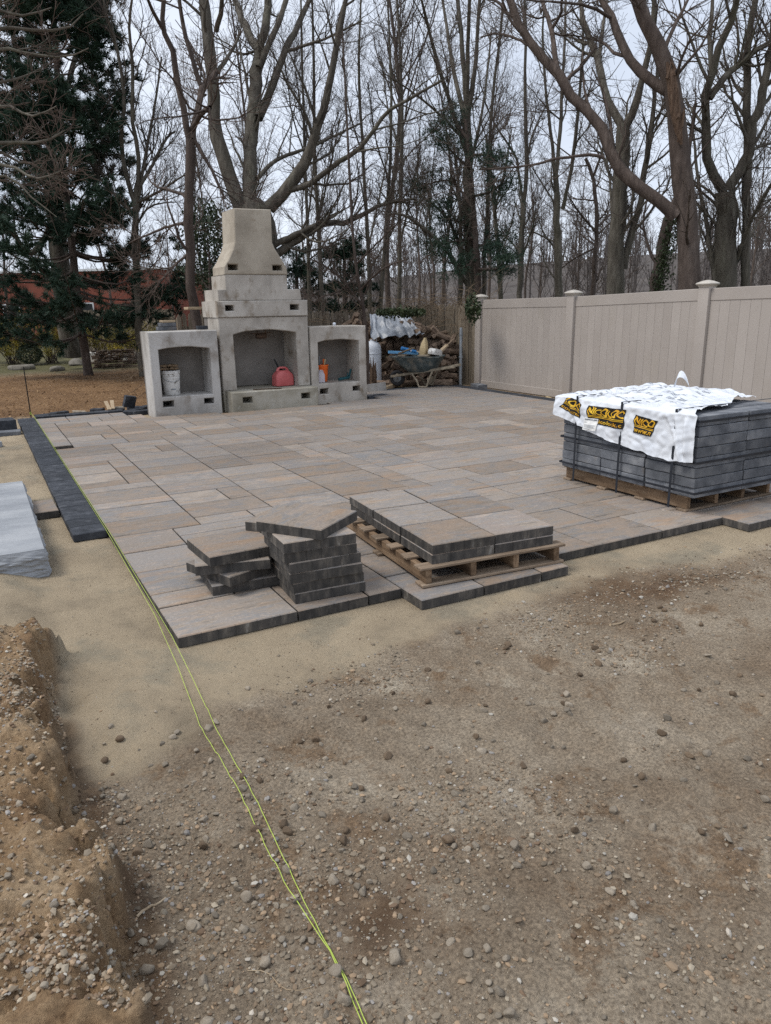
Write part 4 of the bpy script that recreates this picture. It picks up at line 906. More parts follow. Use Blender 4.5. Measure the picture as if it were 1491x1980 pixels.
mason_string([(-0.012, 9.94, 0.01), (0.004, 9.2, 0.016), (0.002, 2.1, 0.012), (-0.014, 0.05, -0.012), (-0.03, -0.40, -0.03), (-0.047, -0.85, None), (-0.063, -1.40, None), (-0.086, -1.86, None), (-0.0885, -2.085, None), (-0.099, -2.295, None), (-0.11, -3.3, None)], 'lime string lying closer to the paving edge')
# ================================================================ corner by the woodpile
wbw = empty('wheelbarrow', (7.44, 9.62, 0.0015), math.radians(133), 'muddy wheelbarrow with wooden handles loaded with odds and ends', 'wheelbarrow')
# local: +x towards the wheel, legs at x=-0.02, handles to -x
mb = MB(); R = []
def tray_ring(z, xa, xb, hy, r): return [(p[0]+(xa+xb)/2, p[1], z) for p in rrect((xb-xa)/2, hy, r, z, 5)]
for z, xa, xb, hy, r in ((0.30, -0.16, 0.28, 0.17, 0.08), (0.31, -0.2, 0.34, 0.19, 0.09), (0.46, -0.29, 0.52, 0.26, 0.11), (0.60, -0.36, 0.66, 0.325, 0.13), (0.615, -0.37, 0.675, 0.335, 0.13)):
    R.append(tray_ring(z, xa, xb, hy, r))
R2 = [tray_ring(z, xa, xb, hy, r) for z, xa, xb, hy, r in ((0.615, -0.355, 0.655, 0.32, 0.12), (0.46, -0.28, 0.51, 0.252, 0.105), (0.33, -0.19, 0.33, 0.185, 0.085))]
mb.rings(R+R2); mb.build('tray', MT['tray'], wbw, smooth=True)
MB().tube([tuple(p) for p in tray_ring(0.617, -0.375, 0.68, 0.338, 0.13)], 0.012, 6, closed=True).build('rim', MT['tray'], wbw, smooth=True)
for s in (-1, 1):
    MB().bar((0.72, s*0.07, 0.20), (-0.70, s*0.26, 0.43), 0.038, 0.05).build('handle', MT['handle_wood'], wbw, bevel=0.007)
    lg = MB(); lg.tube([(-0.22, s*0.23, 0.33), (-0.14, s*0.235, 0.15), (-0.10, s*0.24, 0.015), (0.06, s*0.24, 0.012), (0.12, s*0.21, 0.14), (0.24, s*0.17, 0.28)], 0.02, 7); lg.build('leg', MT['handle_wood'], wbw, smooth=True)
MB().bar((-0.12, -0.25, 0.13), (-0.12, 0.25, 0.13), 0.014, 0.13).build('leg_brace', MT['handle_wood'], wbw, bevel=0.003)
MB().bar((0.58, -0.09, 0.245), (0.58, 0.09, 0.245), 0.03, 0.04).build('nose_brace', MT['handle_wood'], wbw, bevel=0.003)
wh = MB(); wh.tube([(0.60+0.125*math.cos(a), 0, 0.165+0.125*math.sin(a)) for a in np.linspace(0, 2*PI, 25)[:-1]], 0.042, 10, closed=True); wo = wh.build('wheel', MT['rubber'], wbw, smooth=True)
MB().lathe([(0.02, -0.05), (0.03, -0.03), (0.10, -0.012), (0.10, 0.012), (0.03, 0.03), (0.02, 0.05)], (0.60, 0, 0.165), 18, 'Y').build('rim', MT['steel'], wo, smooth=True)
wm = wbw.matrix_basis if False else (Matrix.Translation(wbw.location) @ Euler((0, 0, math.radians(133))).to_matrix().to_4x4())
def wpt(x, y, z): return wm @ Vector((x, y, z))
# load lying in the tray: two planks across the rim carry the small things
pl1 = MB().bar(wpt(0.45, -0.34, 0.645), wpt(0.40, 0.36, 0.645), 0.15, 0.025); tag(pl1.build('plank', MT['old_wood'], None, wpt(0.42, 0, 0.64), 0.004, loc=wpt(0.42, 0, 0.64)), 'grey plank across the wheelbarrow tray towards the wheel', 'plank')
pl2 = MB().bar(wpt(-0.10, -0.36, 0.645), wpt(-0.05, 0.36, 0.645), 0.22, 0.025); tag(pl2.build('plank', MT['handle_wood'], None, wpt(-0.08, 0, 0.64), 0.004, loc=wpt(-0.08, 0, 0.64)), 'wide dirty plank across the middle of the wheelbarrow tray', 'plank')
lv = empty('spirit_level', wpt(0.40, 0.12, 0.675), 0, 'light blue spirit level lying on the wheelbarrow', 'spirit level')
MB().bar((-0.36, 0.05, 0.045), (0.26, -0.10, 0.0), 0.03, 0.055).build('beam', MT['light_blue'], lv, bevel=0.003)
MB().bar((-0.12, -0.03, 0.035), (-0.06, -0.045, 0.031), 0.033, 0.02).build('vial', MT['white_plastic'], lv, bevel=0.002)
sr = empty('caulk_tube', wpt(0.30, 0.05, 0.70), 0, 'dark blue tube with white bands on the wheelbarrow', 'tube')
MB().tube([(-0.20, 0.02, 0.09), (0.10, -0.06, 0.0)], 0.036, 12).build('tube_body', MT['blue'], sr, smooth=True)
MB().tube([(-0.02, -0.028, 0.036), (0.0, -0.034, 0.03)], 0.038, 12).build('band', MT['white_plastic'], sr, smooth=True)
MB().tube([(0.10, -0.06, 0.0), (0.17, -0.079, -0.02)], [0.02, 0.008], 10).build('nozzle', MT['white_plastic'], sr, smooth=True)
bg = MB(); bg.rings([rrect(0.10*w, 0.06*w2, 0.02, z, 3) for z, w, w2 in ((0, 1, 1), (0.1, 1.06, 1.1), (0.22, 0.95, 0.8), (0.30, 0.75, 0.35), (0.34, 0.5, 0.12))])
tag(bg.build('paper_bag', MT['paper'], None, smooth=True, loc=wpt(0.02, 0.05, 0.66), rot=(0.15, -0.1, 0.7)), 'yellowish paper bag standing in the wheelbarrow', 'bag')
br = empty('hand_brush', wpt(-0.28, -0.10, 0.665), 0, 'tan bristle brush leaning at the handle end of the wheelbarrow', 'brush')
MB().bar((0.0, 0, 0.02), (0.22, 0.04, 0.16), 0.09, 0.05).build('bristles', MT['lumber'], br, bevel=0.01)
MB().bar((0.22, 0.04, 0.16), (0.40, 0.07, 0.27), 0.035, 0.025).build('handle', MT['pallet'], br, bevel=0.006)
bb = MB(); bb.rings([rrect(0.15*w, 0.09, 0.05, z, 3) for z, w in ((0, 1), (0.03, 1.1), (0.08, 1.02), (0.12, 0.7))]); tag(bb.build('cement_bag', MT['pail_white'], None, smooth=True, loc=wpt(-0.24, 0.12, 0.655), rot=(0.1, 0.15, 0.4)), 'crumpled off-white bag in the wheelbarrow tray', 'bag')
for k, (p, q, mt, w, lab) in enumerate((((0.30, -0.12, 0.70), (-0.25, 0.16, 0.72), 'lumber', 0.04, 'long pale stick across the wheelbarrow load'), ((0.5, 0.2, 0.68), (0.15, 0.33, 0.80), 'old_wood', 0.09, 'short brown board tipped up on the wheelbarrow edge'))):
    c0 = (wpt(*p)+wpt(*q))/2; tag(MB().bar(wpt(*p), wpt(*q), w, 0.025).build('stick', MT[mt], None, c0, 0.003, loc=c0), lab, 'stick')
# white gas cylinder and boards between box and wheelbarrow
tk = empty('gas_cylinder', (6.85, 10.85, GZ), 0, 'tall white gas cylinder with ring handle beside the right concrete box', 'gas cylinder')
MB().lathe([(0.001, 0), (0.17, 0), (0.175, 0.04), (0.2, 0.06), (0.205, 0.12), (0.205, 0.80), (0.195, 0.87), (0.16, 0.93), (0.08, 0.965), (0.03, 0.97), (0.03, 1.0), (0.001, 1.0)], n=28).build('body', MT['white_plastic'], tk, smooth=True)
MB().lathe([(0.207, 0.70), (0.212, 0.705), (0.212, 0.72), (0.207, 0.725)], n=28, cap=False).build('weld_band', MT['white_plastic'], tk, smooth=True)
MB().tube([(0.08+0.035*math.cos(a), -0.02, 0.985+0.04*math.sin(a)) for a in np.linspace(0, 2*PI, 15)[:-1]], 0.009, 6, closed=True).build('ring_handle', MT['white_plastic'], tk, smooth=True)
cp = empty('capped_pipe', (6.55, 10.95, GZ), 0, 'white plastic pipe with red cap standing behind the gas cylinder', 'pipe')
MB().lathe([(0.055, 0), (0.055, 1.26), (0.001, 1.26)], n=18).build('pipe', MT['white_plastic'], cp, smooth=True)
MB().lathe([(0.062, 1.2), (0.075, 1.21), (0.09, 1.215), (0.09, 1.25), (0.06, 1.262), (0.03, 1.285), (0.001, 1.287)], n=18).build('cap', MT['orange_plastic'], cp, smooth=True)
tag(MB().box((-0.31, -0.022, 0), (0.31, 0.022, 0.17)).build('concrete_board', MT['conc_grey'], None, bevel=0.004, loc=(6.42, 9.86, GZ+0.002), rot=(-0.15, 0, 0.40)), 'grey board on edge in front of the gas cylinder', 'board')
tag(MB().bar((6.72, 10.02, GZ+0.04), (7.05, 10.24, GZ+0.06), 0.09, 0.07).build('timber', MT['lumber'], None, (6.9, 10.1, GZ), 0.005, loc=(6.9, 10.1, GZ)), 'short timber on the ground beside the wheelbarrow wheel', 'timber')
sp_ = empty('splintered_stump', (6.55, 10.25, GZ), 0, 'dark splintered stump beside the white gas cylinder', 'stump')
mb = MB(); R = []
for i in range(8):
    t = i/7; R.append([((0.075-0.01*t+0.018*math.sin(3*a+t*4))*math.cos(a), (0.07+0.015*math.sin(2*a+5*t))*math.sin(a), 0.42*t) for a in np.linspace(0, 2*PI, 13)[:-1]])
mb.rings(R)
for k in range(7):
    a = k*0.9; mb.tube([(0.045*math.cos(a), 0.045*math.sin(a), 0.38), (0.06*math.cos(a), 0.06*math.sin(a), 0.5+0.05*math.sin(k*3)), (0.075*math.cos(a), 0.07*math.sin(a), 0.56+0.13*math.sin(k*2.1))], [0.03, 0.018, 0.004], 5)
mb.build('wood', MT['rot_wood'], sp_, smooth=True)
# firewood: split logs thrown up against the fence, a silver tarp over one end
LM = []
rl = random.Random(21)
for k in range(6):
    n = 6 if k % 2 else 5; R = []; rad = [rl.uniform(0.045, 0.085) for _ in range(n)]
    for i in range(5):
        t = i/4; R.append([(-0.21+0.42*t, rad[j]*(1+0.08*math.sin(5*t+j))*math.cos(2*PI*j/n), rad[j]*(1+0.08*math.cos(4*t+j))*math.sin(2*PI*j/n)) for j in range(n)])
    o = MB().rings(R).build('firewood_log', MT['log'], bevel=0.006); LM.append(o.data); bpy.data.objects.remove(o)
A_, B_ = np.array([8.22, 9.86]), np.array([6.55, 12.0]); nrmv = np.array([B_[1]-A_[1], -(B_[0]-A_[0])]); nrmv = nrmv/np.linalg.norm(nrmv)   # towards the back
dirv = (B_-A_)/np.linalg.norm(B_-A_); Ltot = float(np.linalg.norm(B_-A_)); cnt = 0
for lay in range(2):
    s = 0.08
    while s < Ltot-0.1:
        hmax = 0.98+0.42*min(1, s/1.3)-0.1*lay
        z = 0.075
        while z < hmax:
            if cnt < 290:
                back = 0.12*z/0.13*0.35+lay*0.36+rl.gauss(0, 0.035)
                p = A_+dirv*(s+rl.gauss(0, 0.02))+nrmv*back
                ang = math.atan2(nrmv[1], nrmv[0])+rl.gauss(0, 0.8)
                o = link('firewood_log', rl.choice(LM), None, None, (p[0], p[1], GZ+z+rl.gauss(0, 0.012)), (rl.uniform(0, 6.28), rl.gauss(0, 0.32), ang))
                sc_ = rl.uniform(0.85, 1.2); o.scale = (sc_*rl.uniform(0.85, 1.2), sc_, sc_)
                tag(o, 'split firewood log in the tall woodpile against the old fence', 'log', 'split logs in the woodpile'); cnt += 1
            z += rl.uniform(0.105, 0.135)
        s += rl.uniform(0.125, 0.155)
for k, (x_, y_, a_, sc_) in enumerate(((7.85, 9.92, 0.4, 1.2), (7.98, 9.82, -0.5, 1.1), (7.62, 10.05, 1.2, 1.1), (7.2, 10.35, 0.5, 1.25), (6.98, 10.45, 2.2, 1.2), (7.42, 10.2, 0.1, 1.1), (7.1, 10.55, 1.4, 1.2), (8.02, 10.0, 1.7, 1.15))):
    o = link('firewood_log', LM[k % 6], None, None, (x_, y_, GZ+0.075*sc_), (rl.uniform(0, 6), 0, a_)); o.scale = (sc_,)*3; tag(o, 'loose firewood log fallen in front of the woodpile', 'log', 'loose logs before the woodpile')
nu_, nv_ = 70, 40; U, Vv = np.meshgrid(np.linspace(0, 1, nu_), np.linspace(0, 1, nv_))
tl, tr_, bl_, br_ = ony(712, 613, 11.75), ony(786, 612, 11.35), ony(716, 660, 11.0), ony(815, 652, 10.75)
P3 = (tl*((1-U)*(1-Vv))[..., None]+tr_*(U*(1-Vv))[..., None]+bl_*((1-U)*Vv)[..., None]+br_*(U*Vv)[..., None])
fold = 0.045*np.sin(U*38+9*fbm(U, Vv*0.4, 3, 2, 403)+3*np.sin(Vv*2+U*4))*(0.4+0.6*Vv)+0.07*fbm(U, Vv*0.5, 7, 4, 401); P3[..., 1] -= fold*0.7+0.30; P3[..., 0] -= 0.12; P3[..., 2] += fold*0.6+0.07
ii = (np.arange(nv_-1)[:, None]*nu_+np.arange(nu_-1)[None, :]).ravel(); c0 = P3.reshape(-1, 3).mean(0)
tag(link('tarp', mesh_arrays('tarp', P3.reshape(-1, 3)-c0, [np.stack([ii, ii+1, ii+nu_+1, ii+nu_], 1)]), MT['tarp'], None, c0), 'wrinkled silver tarp over one end of the woodpile', 'tarp')
# grey pipe post and old board fence
gp_ = empty('pipe_post', (8.36, 9.66, GZ), 0, 'grey steel pipe post at the end of the woodpile', 'post')
MB().lathe([(0.035, 0), (0.035, 1.20), (0.028, 1.225), (0.001, 1.235)], n=14).build('pipe', MT['steel'], gp_, smooth=True)
for z in (0.62, 1.08): MB().lathe([(0.035, z-0.02), (0.043, z-0.018), (0.043, z+0.018), (0.035, z+0.02)], n=14, cap=False).build('collar', MT['steel'], gp_, smooth=True)
def board_fence(p, q, h, label, w=0.1, pointed=True, gapw=0.012, rails=True, mat='old_wood', side=1):
    p = Vector((p[0], p[1], 0)); q = Vector((q[0], q[1], 0)); L_ = (q-p).length; d = (q-p).normalized(); nrm = Vector((-d.y, d.x, 0))*side
    F_ = empty('board_fence', (p.x, p.y, GZ), math.atan2(d.y, d.x), label, 'fence')
    ms = []
    for k in range(3):
        hh = h+random.uniform(-0.03, 0.03)
        prof = [(-w/2, 0), (w/2, 0), (w/2, hh-(0.06 if pointed else 0)), (0.006, hh), (-0.006, hh), (-w/2, hh-(0.06 if pointed else 0))]
        mb = MB(); V = [(x, -0.01, z) for x, z in prof]+[(x, 0.01, z) for x, z in prof]; n = len(prof)
        mb.add(V, [tuple(range(n)), tuple(range(2*n-1, n-1, -1))]+[(i, (i+1) % n, n+(i+1) % n, n+i) for i in range(n)])
        o = mb.build('picket', MT[mat]); ms.append(o.data); bpy.data.objects.remove(o)
    n = int(L_/(w+gapw))
    for k in range(n):
        link('picket', random.choice(ms), None, F_, ((k+0.5)*(w+gapw), random.gauss(0, 0.004), random.gauss(0, 0.012)), (0, random.gauss(0, 0.008), 0))
    if rails:
        for z in (0.3, h*0.55, h-0.3): MB().box((0, side*0.0105, z-0.04), (L_, side*0.05, z+0.04)).build('rail', MT[mat], F_, bevel=0.004)
        for k in range(int(L_/2.3)+1): MB().box((k*2.3, side*0.051, -0.02), (k*2.3+0.1, side*0.15, h-0.08)).build('post', MT[mat], F_, bevel=0.005)
    return F_
board_fence((8.66, 9.52), (8.75, 12.7), 1.72, 'weathered board fence running back from the vinyl fence', 0.13, True, 0.012, True, 'old_wood', -1)
board_fence((3.2, 12.75), (8.72, 12.72), 1.60, 'weathered picket fence behind the woodpile and fireplace', 0.085, True, 0.014, True, 'old_wood', 1)
# ================================================================ stones
def stone_mesh(seed, flat=0.7, ang=0.35, sub=3):
    bm = bmesh.new(); bmesh.ops.create_icosphere(bm, subdivisions=sub, radius=1.0); r_ = random.Random(seed)
    planes = [(Vector((r_.gauss(0, 1), r_.gauss(0, 1), r_.gauss(0, 1))).normalized(), r_.uniform(0.45, 0.9)) for _ in range(int(4+ang*16))]
    sx, sy = r_.uniform(0.8, 1.25), r_.uniform(0.7, 1.0)
    for v in bm.verts:
        for n_, dd in planes:
            e_ = v.co.dot(n_)-dd
            if e_ > 0: v.co -= n_*e_*0.92
        v.co = Vector((v.co.x*sx, v.co.y*sy, v.co.z*flat))
    me = bpy.data.meshes.new('stone'); bm.to_mesh(me); bm.free()
    me.polygons.foreach_set('use_smooth', np.ones(len(me.polygons), dtype=bool)); me.update(); return me
SM = [stone_mesh(50+k, random.uniform(0.5, 0.85), 0.6+0.4*(k % 2)) for k in range(12)]
for m_ in SM: m_.materials.append(MT['stone'])
CM = [stone_mesh(150+k, 0.7, 0.1) for k in range(5)]
for m_ in CM: m_.materials.append(MT['clod'])
rs = random.Random(33)
def drop(name, me, x_, y_, r, label, group, sink=0.25, cat='stone'):
    z_ = float(ground_h(np.array([x_]), np.array([y_]))[0])
    o = link(name, me, None, None, (x_, y_, z_+r*(0.62-sink)), (rs.gauss(0, 0.25), rs.gauss(0, 0.25), rs.uniform(0, 6.28))); o.scale = (r, r, r)
    tag(o, label, cat, group); return o
# stones one can pick out in the photograph (pixel, radius in pixels)
for u, v, rp_ in ((788, 1616, 12), (650, 1886, 18), (665, 1935, 17), (765, 1838, 14), (600, 1812, 9), (477, 1735, 16), (462, 1716, 9), (895, 1557, 9), (920, 1640, 12), (905, 1645, 10), (878, 1632, 10), (993, 1630, 13), (1020, 1360, 10), (1095, 1335, 9), (905, 1845, 14), (941, 1832, 13), (945, 1905, 10), (838, 1688, 10), (985, 1962, 16), (313, 1841, 14), (374, 1795, 11), (288, 1634, 13), (481, 1548, 11), (587, 1810, 8), (425, 1740, 10), (585, 1813, 10), (1263, 1590, 12), (1408, 1616, 13), (1445, 1462, 13), (1186, 1560, 13), (1180, 1720, 11), (1135, 1672, 14), (1000, 1680, 10), (1225, 1745, 12), (1480, 1540, 12), (655, 1385, 8), (820, 1398, 8), (380, 1455, 8), (230, 1735, 9), (345, 1590, 9), (395, 1586, 9), (640, 1705, 12), (690, 1712, 11), (700, 1725, 9), (715, 1700, 8)):
    p = onz(u, v, GZ); r = rp_*float((p-CAM)@FWD)/FPX
    drop('stone', rs.choice(SM), p[0], p[1], r, 'larger tan stone lying loose on the bare brown dirt', 'larger stones on the dirt', 0.3)
n = 0
while n < 250:
    x_ = rs.uniform(-0.58, 3.3); y_ = rs.uniform(-2.6, -0.55)
    w = 1.0 if (x_ < 0.35 and y_ < -1.0) else (0.35+0.3*float(vnoise(np.array([x_*1.4]), np.array([y_*1.4]), 9)[0]))
    if rs.random() > w: continue
    q_ = (np.array([x_, y_, GZ])-CAM); dpt = q_@FWD; uu, vv = CX+FPX*(q_@RIGHT)/dpt, CY+FPX*(q_@DOWN)/dpt
    if not (0 < uu < WPX and vv < HPX+30): continue
    r = min(0.030, 0.008+abs(rs.gauss(0, 0.0075)))
    drop('stone', rs.choice(SM), x_, y_, r, 'small rounded stone pressed into the bare brown dirt', 'small stones on the dirt', 0.42); n += 1
n = 0
while n < 60:
    x_ = rs.uniform(-0.5, 2.6); y_ = rs.uniform(-2.5, -0.7)
    drop('soil_clod', rs.choice(CM), x_, y_, rs.uniform(0.009, 0.022), 'brown lump of soil on the bare dirt', 'soil clods on the dirt', 0.2, 'clod'); n += 1
for u, v, rp_ in ((60, 1468, 12), (35, 1545, 11), (20, 1640, 14), (105, 1755, 13), (60, 1860, 10), (18, 1700, 12), (75, 1600, 9), (120, 1660, 9), (30, 1790, 10), (150, 1820, 9), (90, 1925, 12)):
    p = onz(u, v, 0.18); drop('stone', rs.choice(SM), p[0], p[1], rp_*float((p-CAM)@FWD)/FPX*0.9, 'pale stone on top of the soil bank', 'stones on the soil bank', 0.2)
# gravel nobody could count: small stones strewn over dirt and bank
ico = bmesh.new(); bmesh.ops.create_icosphere(ico, subdivisions=1, radius=1.0); iv0 = np.array([v.co for v in ico.verts]); if0 = np.array([[v.index for v in f.verts] for f in ico.faces]); ico.free()
ico = bmesh.new(); bmesh.ops.create_icosphere(ico, subdivisions=1, radius=1.0); bmesh.ops.dissolve_limit(ico, angle_limit=0.01, verts=ico.verts[:], edges=ico.edges[:]); ico.free()
oc = np.array([(1, 0, 0), (-1, 0, 0), (0, 1, 0), (0, -1, 0), (0, 0, 1), (0, 0, -1.0)]); of = np.array([(0, 2, 4), (2, 1, 4), (1, 3, 4), (3, 0, 4), (2, 0, 5), (1, 2, 5), (3, 1, 5), (0, 3, 5)])
phi = (1+5**0.5)/2
def ico12():
    b_ = bmesh.new(); bmesh.ops.create_icosphere(b_, subdivisions=1, radius=1.0)
    v = np.array([q.co for q in b_.verts]); f = np.array([[q.index for q in fc.verts] for fc in b_.faces]); b_.free(); return v, f
iv, if_ = ico12()
def pebbles(name, X, Y, r, sink, cols, mat, low=False):
    n = len(X); bv, bf = (oc, of) if low else (iv, if_)
    th = RNG.uniform(0, 2*PI, n); sc3 = np.stack([r*RNG.uniform(0.8, 1.35, n), r*RNG.uniform(0.7, 1.0, n), r*RNG.uniform(0.45, 0.8, n)], 1)
    jit = 1+RNG.uniform(-0.3, 0.25, (n, len(bv), 1))
    P = bv[None]*sc3[:, None, :]*jit; c_, s_ = np.cos(th)[:, None], np.sin(th)[:, None]
    Q = np.stack([P[..., 0]*c_-P[..., 1]*s_, P[..., 0]*s_+P[..., 1]*c_, P[..., 2]], -1)
    Q += np.stack([X, Y, ground_h(X, Y)+r*(0.5-sink)], 1)[:, None, :]
    F = (bf[None]+(np.arange(n)*len(bv))[:, None, None]).reshape(-1, 3)
    me = mesh_arrays(name, Q.reshape(-1, 3), [F], False); vcolor(me, 'tint', np.repeat(cols, len(bv), 0)); return link(name, me, mat)
m, nt, b = mat_base('gravel', 0.88, 0.25); at = N(nt, 'ShaderNodeAttribute', attribute_name='tint'); nt.links.new(at.outputs['Color'], b.inputs['Base Color'])
MT['gravel'] = m
def tint(n, warm=0.5):
    base = np.array([(0.34, 0.29, 0.22), (0.26, 0.215, 0.16), (0.2, 0.16, 0.115), (0.40, 0.37, 0.32), (0.27, 0.25, 0.23), (0.32, 0.23, 0.15), (0.17, 0.115, 0.075), (0.23, 0.17, 0.115), (0.50, 0.45, 0.38)])
    return base[RNG.choice(len(base), n, p=[.1, .2, .22, .03, .07, .13, .1, .14, .01])]*RNG.uniform(0.7, 1.1, (n, 1))
def scatter(n, x0, x1, y0, y1, dens):
    X = RNG.uniform(x0, x1, n*4); Y = RNG.uniform(y0, y1, n*4); k = RNG.uniform(0, 1, n*4) < dens(X, Y)
    q = np.stack([X, Y, np.full_like(X, GZ)], 1)-CAM; dp = q@FWD; u = CX+FPX*(q@RIGHT)/dp; v = CY+FPX*(q@DOWN)/dp
    k &= (u > -120) & (u < WPX+60) & (v < HPX+120); return X[k][:n], Y[k][:n]
def d_dirt(X, Y):
    a = 0.25+1.5*np.clip(fbm(X, Y, 1.6, 3, 501), -0.2, 0.5); a += 0.5*sstep(0.5, 0.0, X)*sstep(-0.9, -1.3, Y)
    e_ = -0.66+0.32*fbm(X, Y, 1.1, 4, 101)+0.17*sstep(0.5, 1.6, X)-0.3*sstep(0.1, -0.5, X)
    return np.clip(a, 0.02, 1)*(0.04+0.96*sstep(e_+0.2, e_-0.25, Y))
X, Y = scatter(13000, -0.62, 4.4, -2.8, -0.2, d_dirt); r = np.minimum(0.0026+np.abs(RNG.normal(0, 0.0038, len(X))), 0.015)
tag(pebbles('gravel', X, Y, r, 0.3, tint(len(X)), MT['gravel']), 'loose gravel strewn over the bare brown dirt', 'gravel', kind='stuff')
X, Y = scatter(18000, -0.62, 4.4, -2.8, -0.2, d_dirt); r = RNG.uniform(0.0014, 0.0036, len(X))
tag(pebbles('grit', X, Y, r, 0.2, tint(len(X)), MT['gravel'], True), 'fine grit and crumbs over the bare brown dirt', 'grit', kind='stuff')
X, Y = scatter(9000, -1.3, -0.6, -2.8, 0.35, lambda X, Y: np.clip(0.4+0.9*fbm(X, Y, 3, 3, 511), 0.12, 1)); r = np.minimum(0.0024+np.abs(RNG.normal(0, 0.0034, len(X))), 0.012)
tag(pebbles('bank_gravel', X, Y, r, 0.1, np.clip(tint(len(X))*1.2, 0, 0.6), MT['gravel']), 'pale gravel spilling over the soil bank', 'gravel', kind='stuff')
X, Y = scatter(2500, -0.55, 4.5, -0.9, 3, lambda X, Y: ((X < -0.03) | (Y < -0.05))*0.6); r = RNG.uniform(0.0015, 0.004, len(X))
tag(pebbles('sand_grit', X, Y, r, 0.1, tint(len(X)), MT['gravel'], True), 'scattered specks of grit on the raked sand', 'grit', kind='stuff')
# sticks and roots
for u0, v0, u1, v1, w, lab in ((265, 1775, 318, 1726, 6, 'short bare stick among the pebbles beside the trench wall'), (478, 1868, 600, 1905, 2.5, 'thin crooked root lying on the dirt near the strings'), (1180, 1208, 1208, 1196, 5, 'pale splinter of wood on the dark dirt patch')):
    a = onz(u0, v0, GZ+0.012); b_ = onz(u1, v1, GZ+0.012); r = w/2*float((a-CAM)@FWD)/FPX; pts = []
    for k in range(7):
        t = k/6; p = a+(b_-a)*t; off = 0.012*math.sin(t*7)*(1 if w < 4 else 0.25); x_, y_ = p[0]+off, p[1]+off
        pts.append((x_, y_, float(ground_h(np.array([x_]), np.array([y_]))[0])+r*0.8))
    tag(MB().tube(pts, [r*(1-0.35*k/6) for k in range(7)], 7).build('stick', MT['lumber'], None, pts[3], smooth=True, loc=pts[3]), lab, 'stick')
# bark mulch chips beyond the paving
X = RNG.uniform(-7, 5.6, 9000); Y = 9.9+10.2*RNG.uniform(0, 1, 9000)**1.3; k = ~((X > 1.6) & (Y < 10.0)) & (X < 2.2+0.4*(Y-9)); X, Y = X[k], Y[k]
n = len(X); th = RNG.uniform(0, PI, n); l_ = RNG.uniform(0.01, 0.03, n); w_ = l_*RNG.uniform(0.25, 0.5, n); tz = RNG.normal(0, 0.35, n); zc = ground_h(X, Y)+0.012
ex = np.stack([np.cos(th)*l_, np.sin(th)*l_, tz*l_], 1); ey = np.stack([-np.sin(th)*w_, np.cos(th)*w_, RNG.normal(0, 0.3, n)*w_], 1); c0 = np.stack([X, Y, zc], 1)
Vc = np.stack([c0-ex-ey, c0+ex-ey*0.6, c0+ex+ey, c0-ex+ey*0.7], 1).reshape(-1, 3)
me = mesh_arrays('mulch_chips', Vc, [np.arange(4*n).reshape(-1, 4)], False)
base = np.array([(0.25, 0.15, 0.075), (0.2, 0.115, 0.055), (0.33, 0.215, 0.115), (0.13, 0.075, 0.04)]); vcolor(me, 'tint', np.repeat(base[RNG.integers(0, 4, n)]*RNG.uniform(0.7, 1.2, (n, 1)), 4, 0))
tag(link('mulch_chips', me, MT['gravel']), 'brown bark mulch chips around the pine', 'mulch', kind='stuff')
# ================================================================ trees
def nrmz(v): return v/np.maximum(np.linalg.norm(v, axis=-1, keepdims=True), 1e-9)
def tubes(groups):
    """groups of (pts (N,K,3), rad (N,K), sides) -> V, [F]"""
    Vs, Fs, n0 = [], [], 0
    for P, R, S in groups:
        if len(P) == 0: continue
        n, K, _ = P.shape; t = np.empty_like(P); t[:, 1:-1] = P[:, 2:]-P[:, :-2]; t[:, 0] = P[:, 1]-P[:, 0]; t[:, -1] = P[:, -1]-P[:, -2]; t = nrmz(t)
        m = nrmz(P[:, -1]-P[:, 0]); ref = np.where((np.abs(m[:, 2]) > 0.7)[:, None], np.array([1.0, 0.2, 0]), np.array([0.1, 0.1, 1.0]))
        a = nrmz(np.cross(t, ref[:, None, :])); b_ = np.cross(t, a); th = np.arange(S)*2*PI/S
        ring = a[:, :, None, :]*np.cos(th)[None, None, :, None]+b_[:, :, None, :]*np.sin(th)[None, None, :, None]
        V = P[:, :, None, :]+ring*R[:, :, None, None]; Vs.append(V.reshape(-1, 3))
        base = n0+(np.arange(n)[:, None, None]*K+np.arange(K-1)[None, :, None])*S; k = np.arange(S)[None, None, :]; k2 = (k+1) % S
        Fs.append(np.stack([base+k, base+k2, base+S+k2, base+S+k], -1).reshape(-1, 4)); n0 += n*K*S
    return np.concatenate(Vs), Fs
def resample(pts, rad, K):
    pts = np.asarray(pts, float); rad = np.asarray(rad, float); n = len(pts)
    d = np.concatenate([[0], np.cumsum(np.linalg.norm(np.diff(pts, axis=0), axis=1))]); u = np.linspace(0, d[-1], K)
    # smooth through Catmull-Rom
    out = np.zeros((K, 3))
    for k, s in enumerate(u):
        i = min(max(np.searchsorted(d, s)-1, 0), n-2); t = (s-d[i])/max(d[i+1]-d[i], 1e-9)
        p0, p1, p2, p3 = pts[max(i-1, 0)], pts[i], pts[i+1], pts[min(i+2, n-1)]
        out[k] = 0.5*((2*p1)+(-p0+p2)*t+(2*p0-5*p1+4*p2-p3)*t*t+(-p0+3*p1-3*p2+p3)*t**3)
    return out, np.interp(u, d, rad)
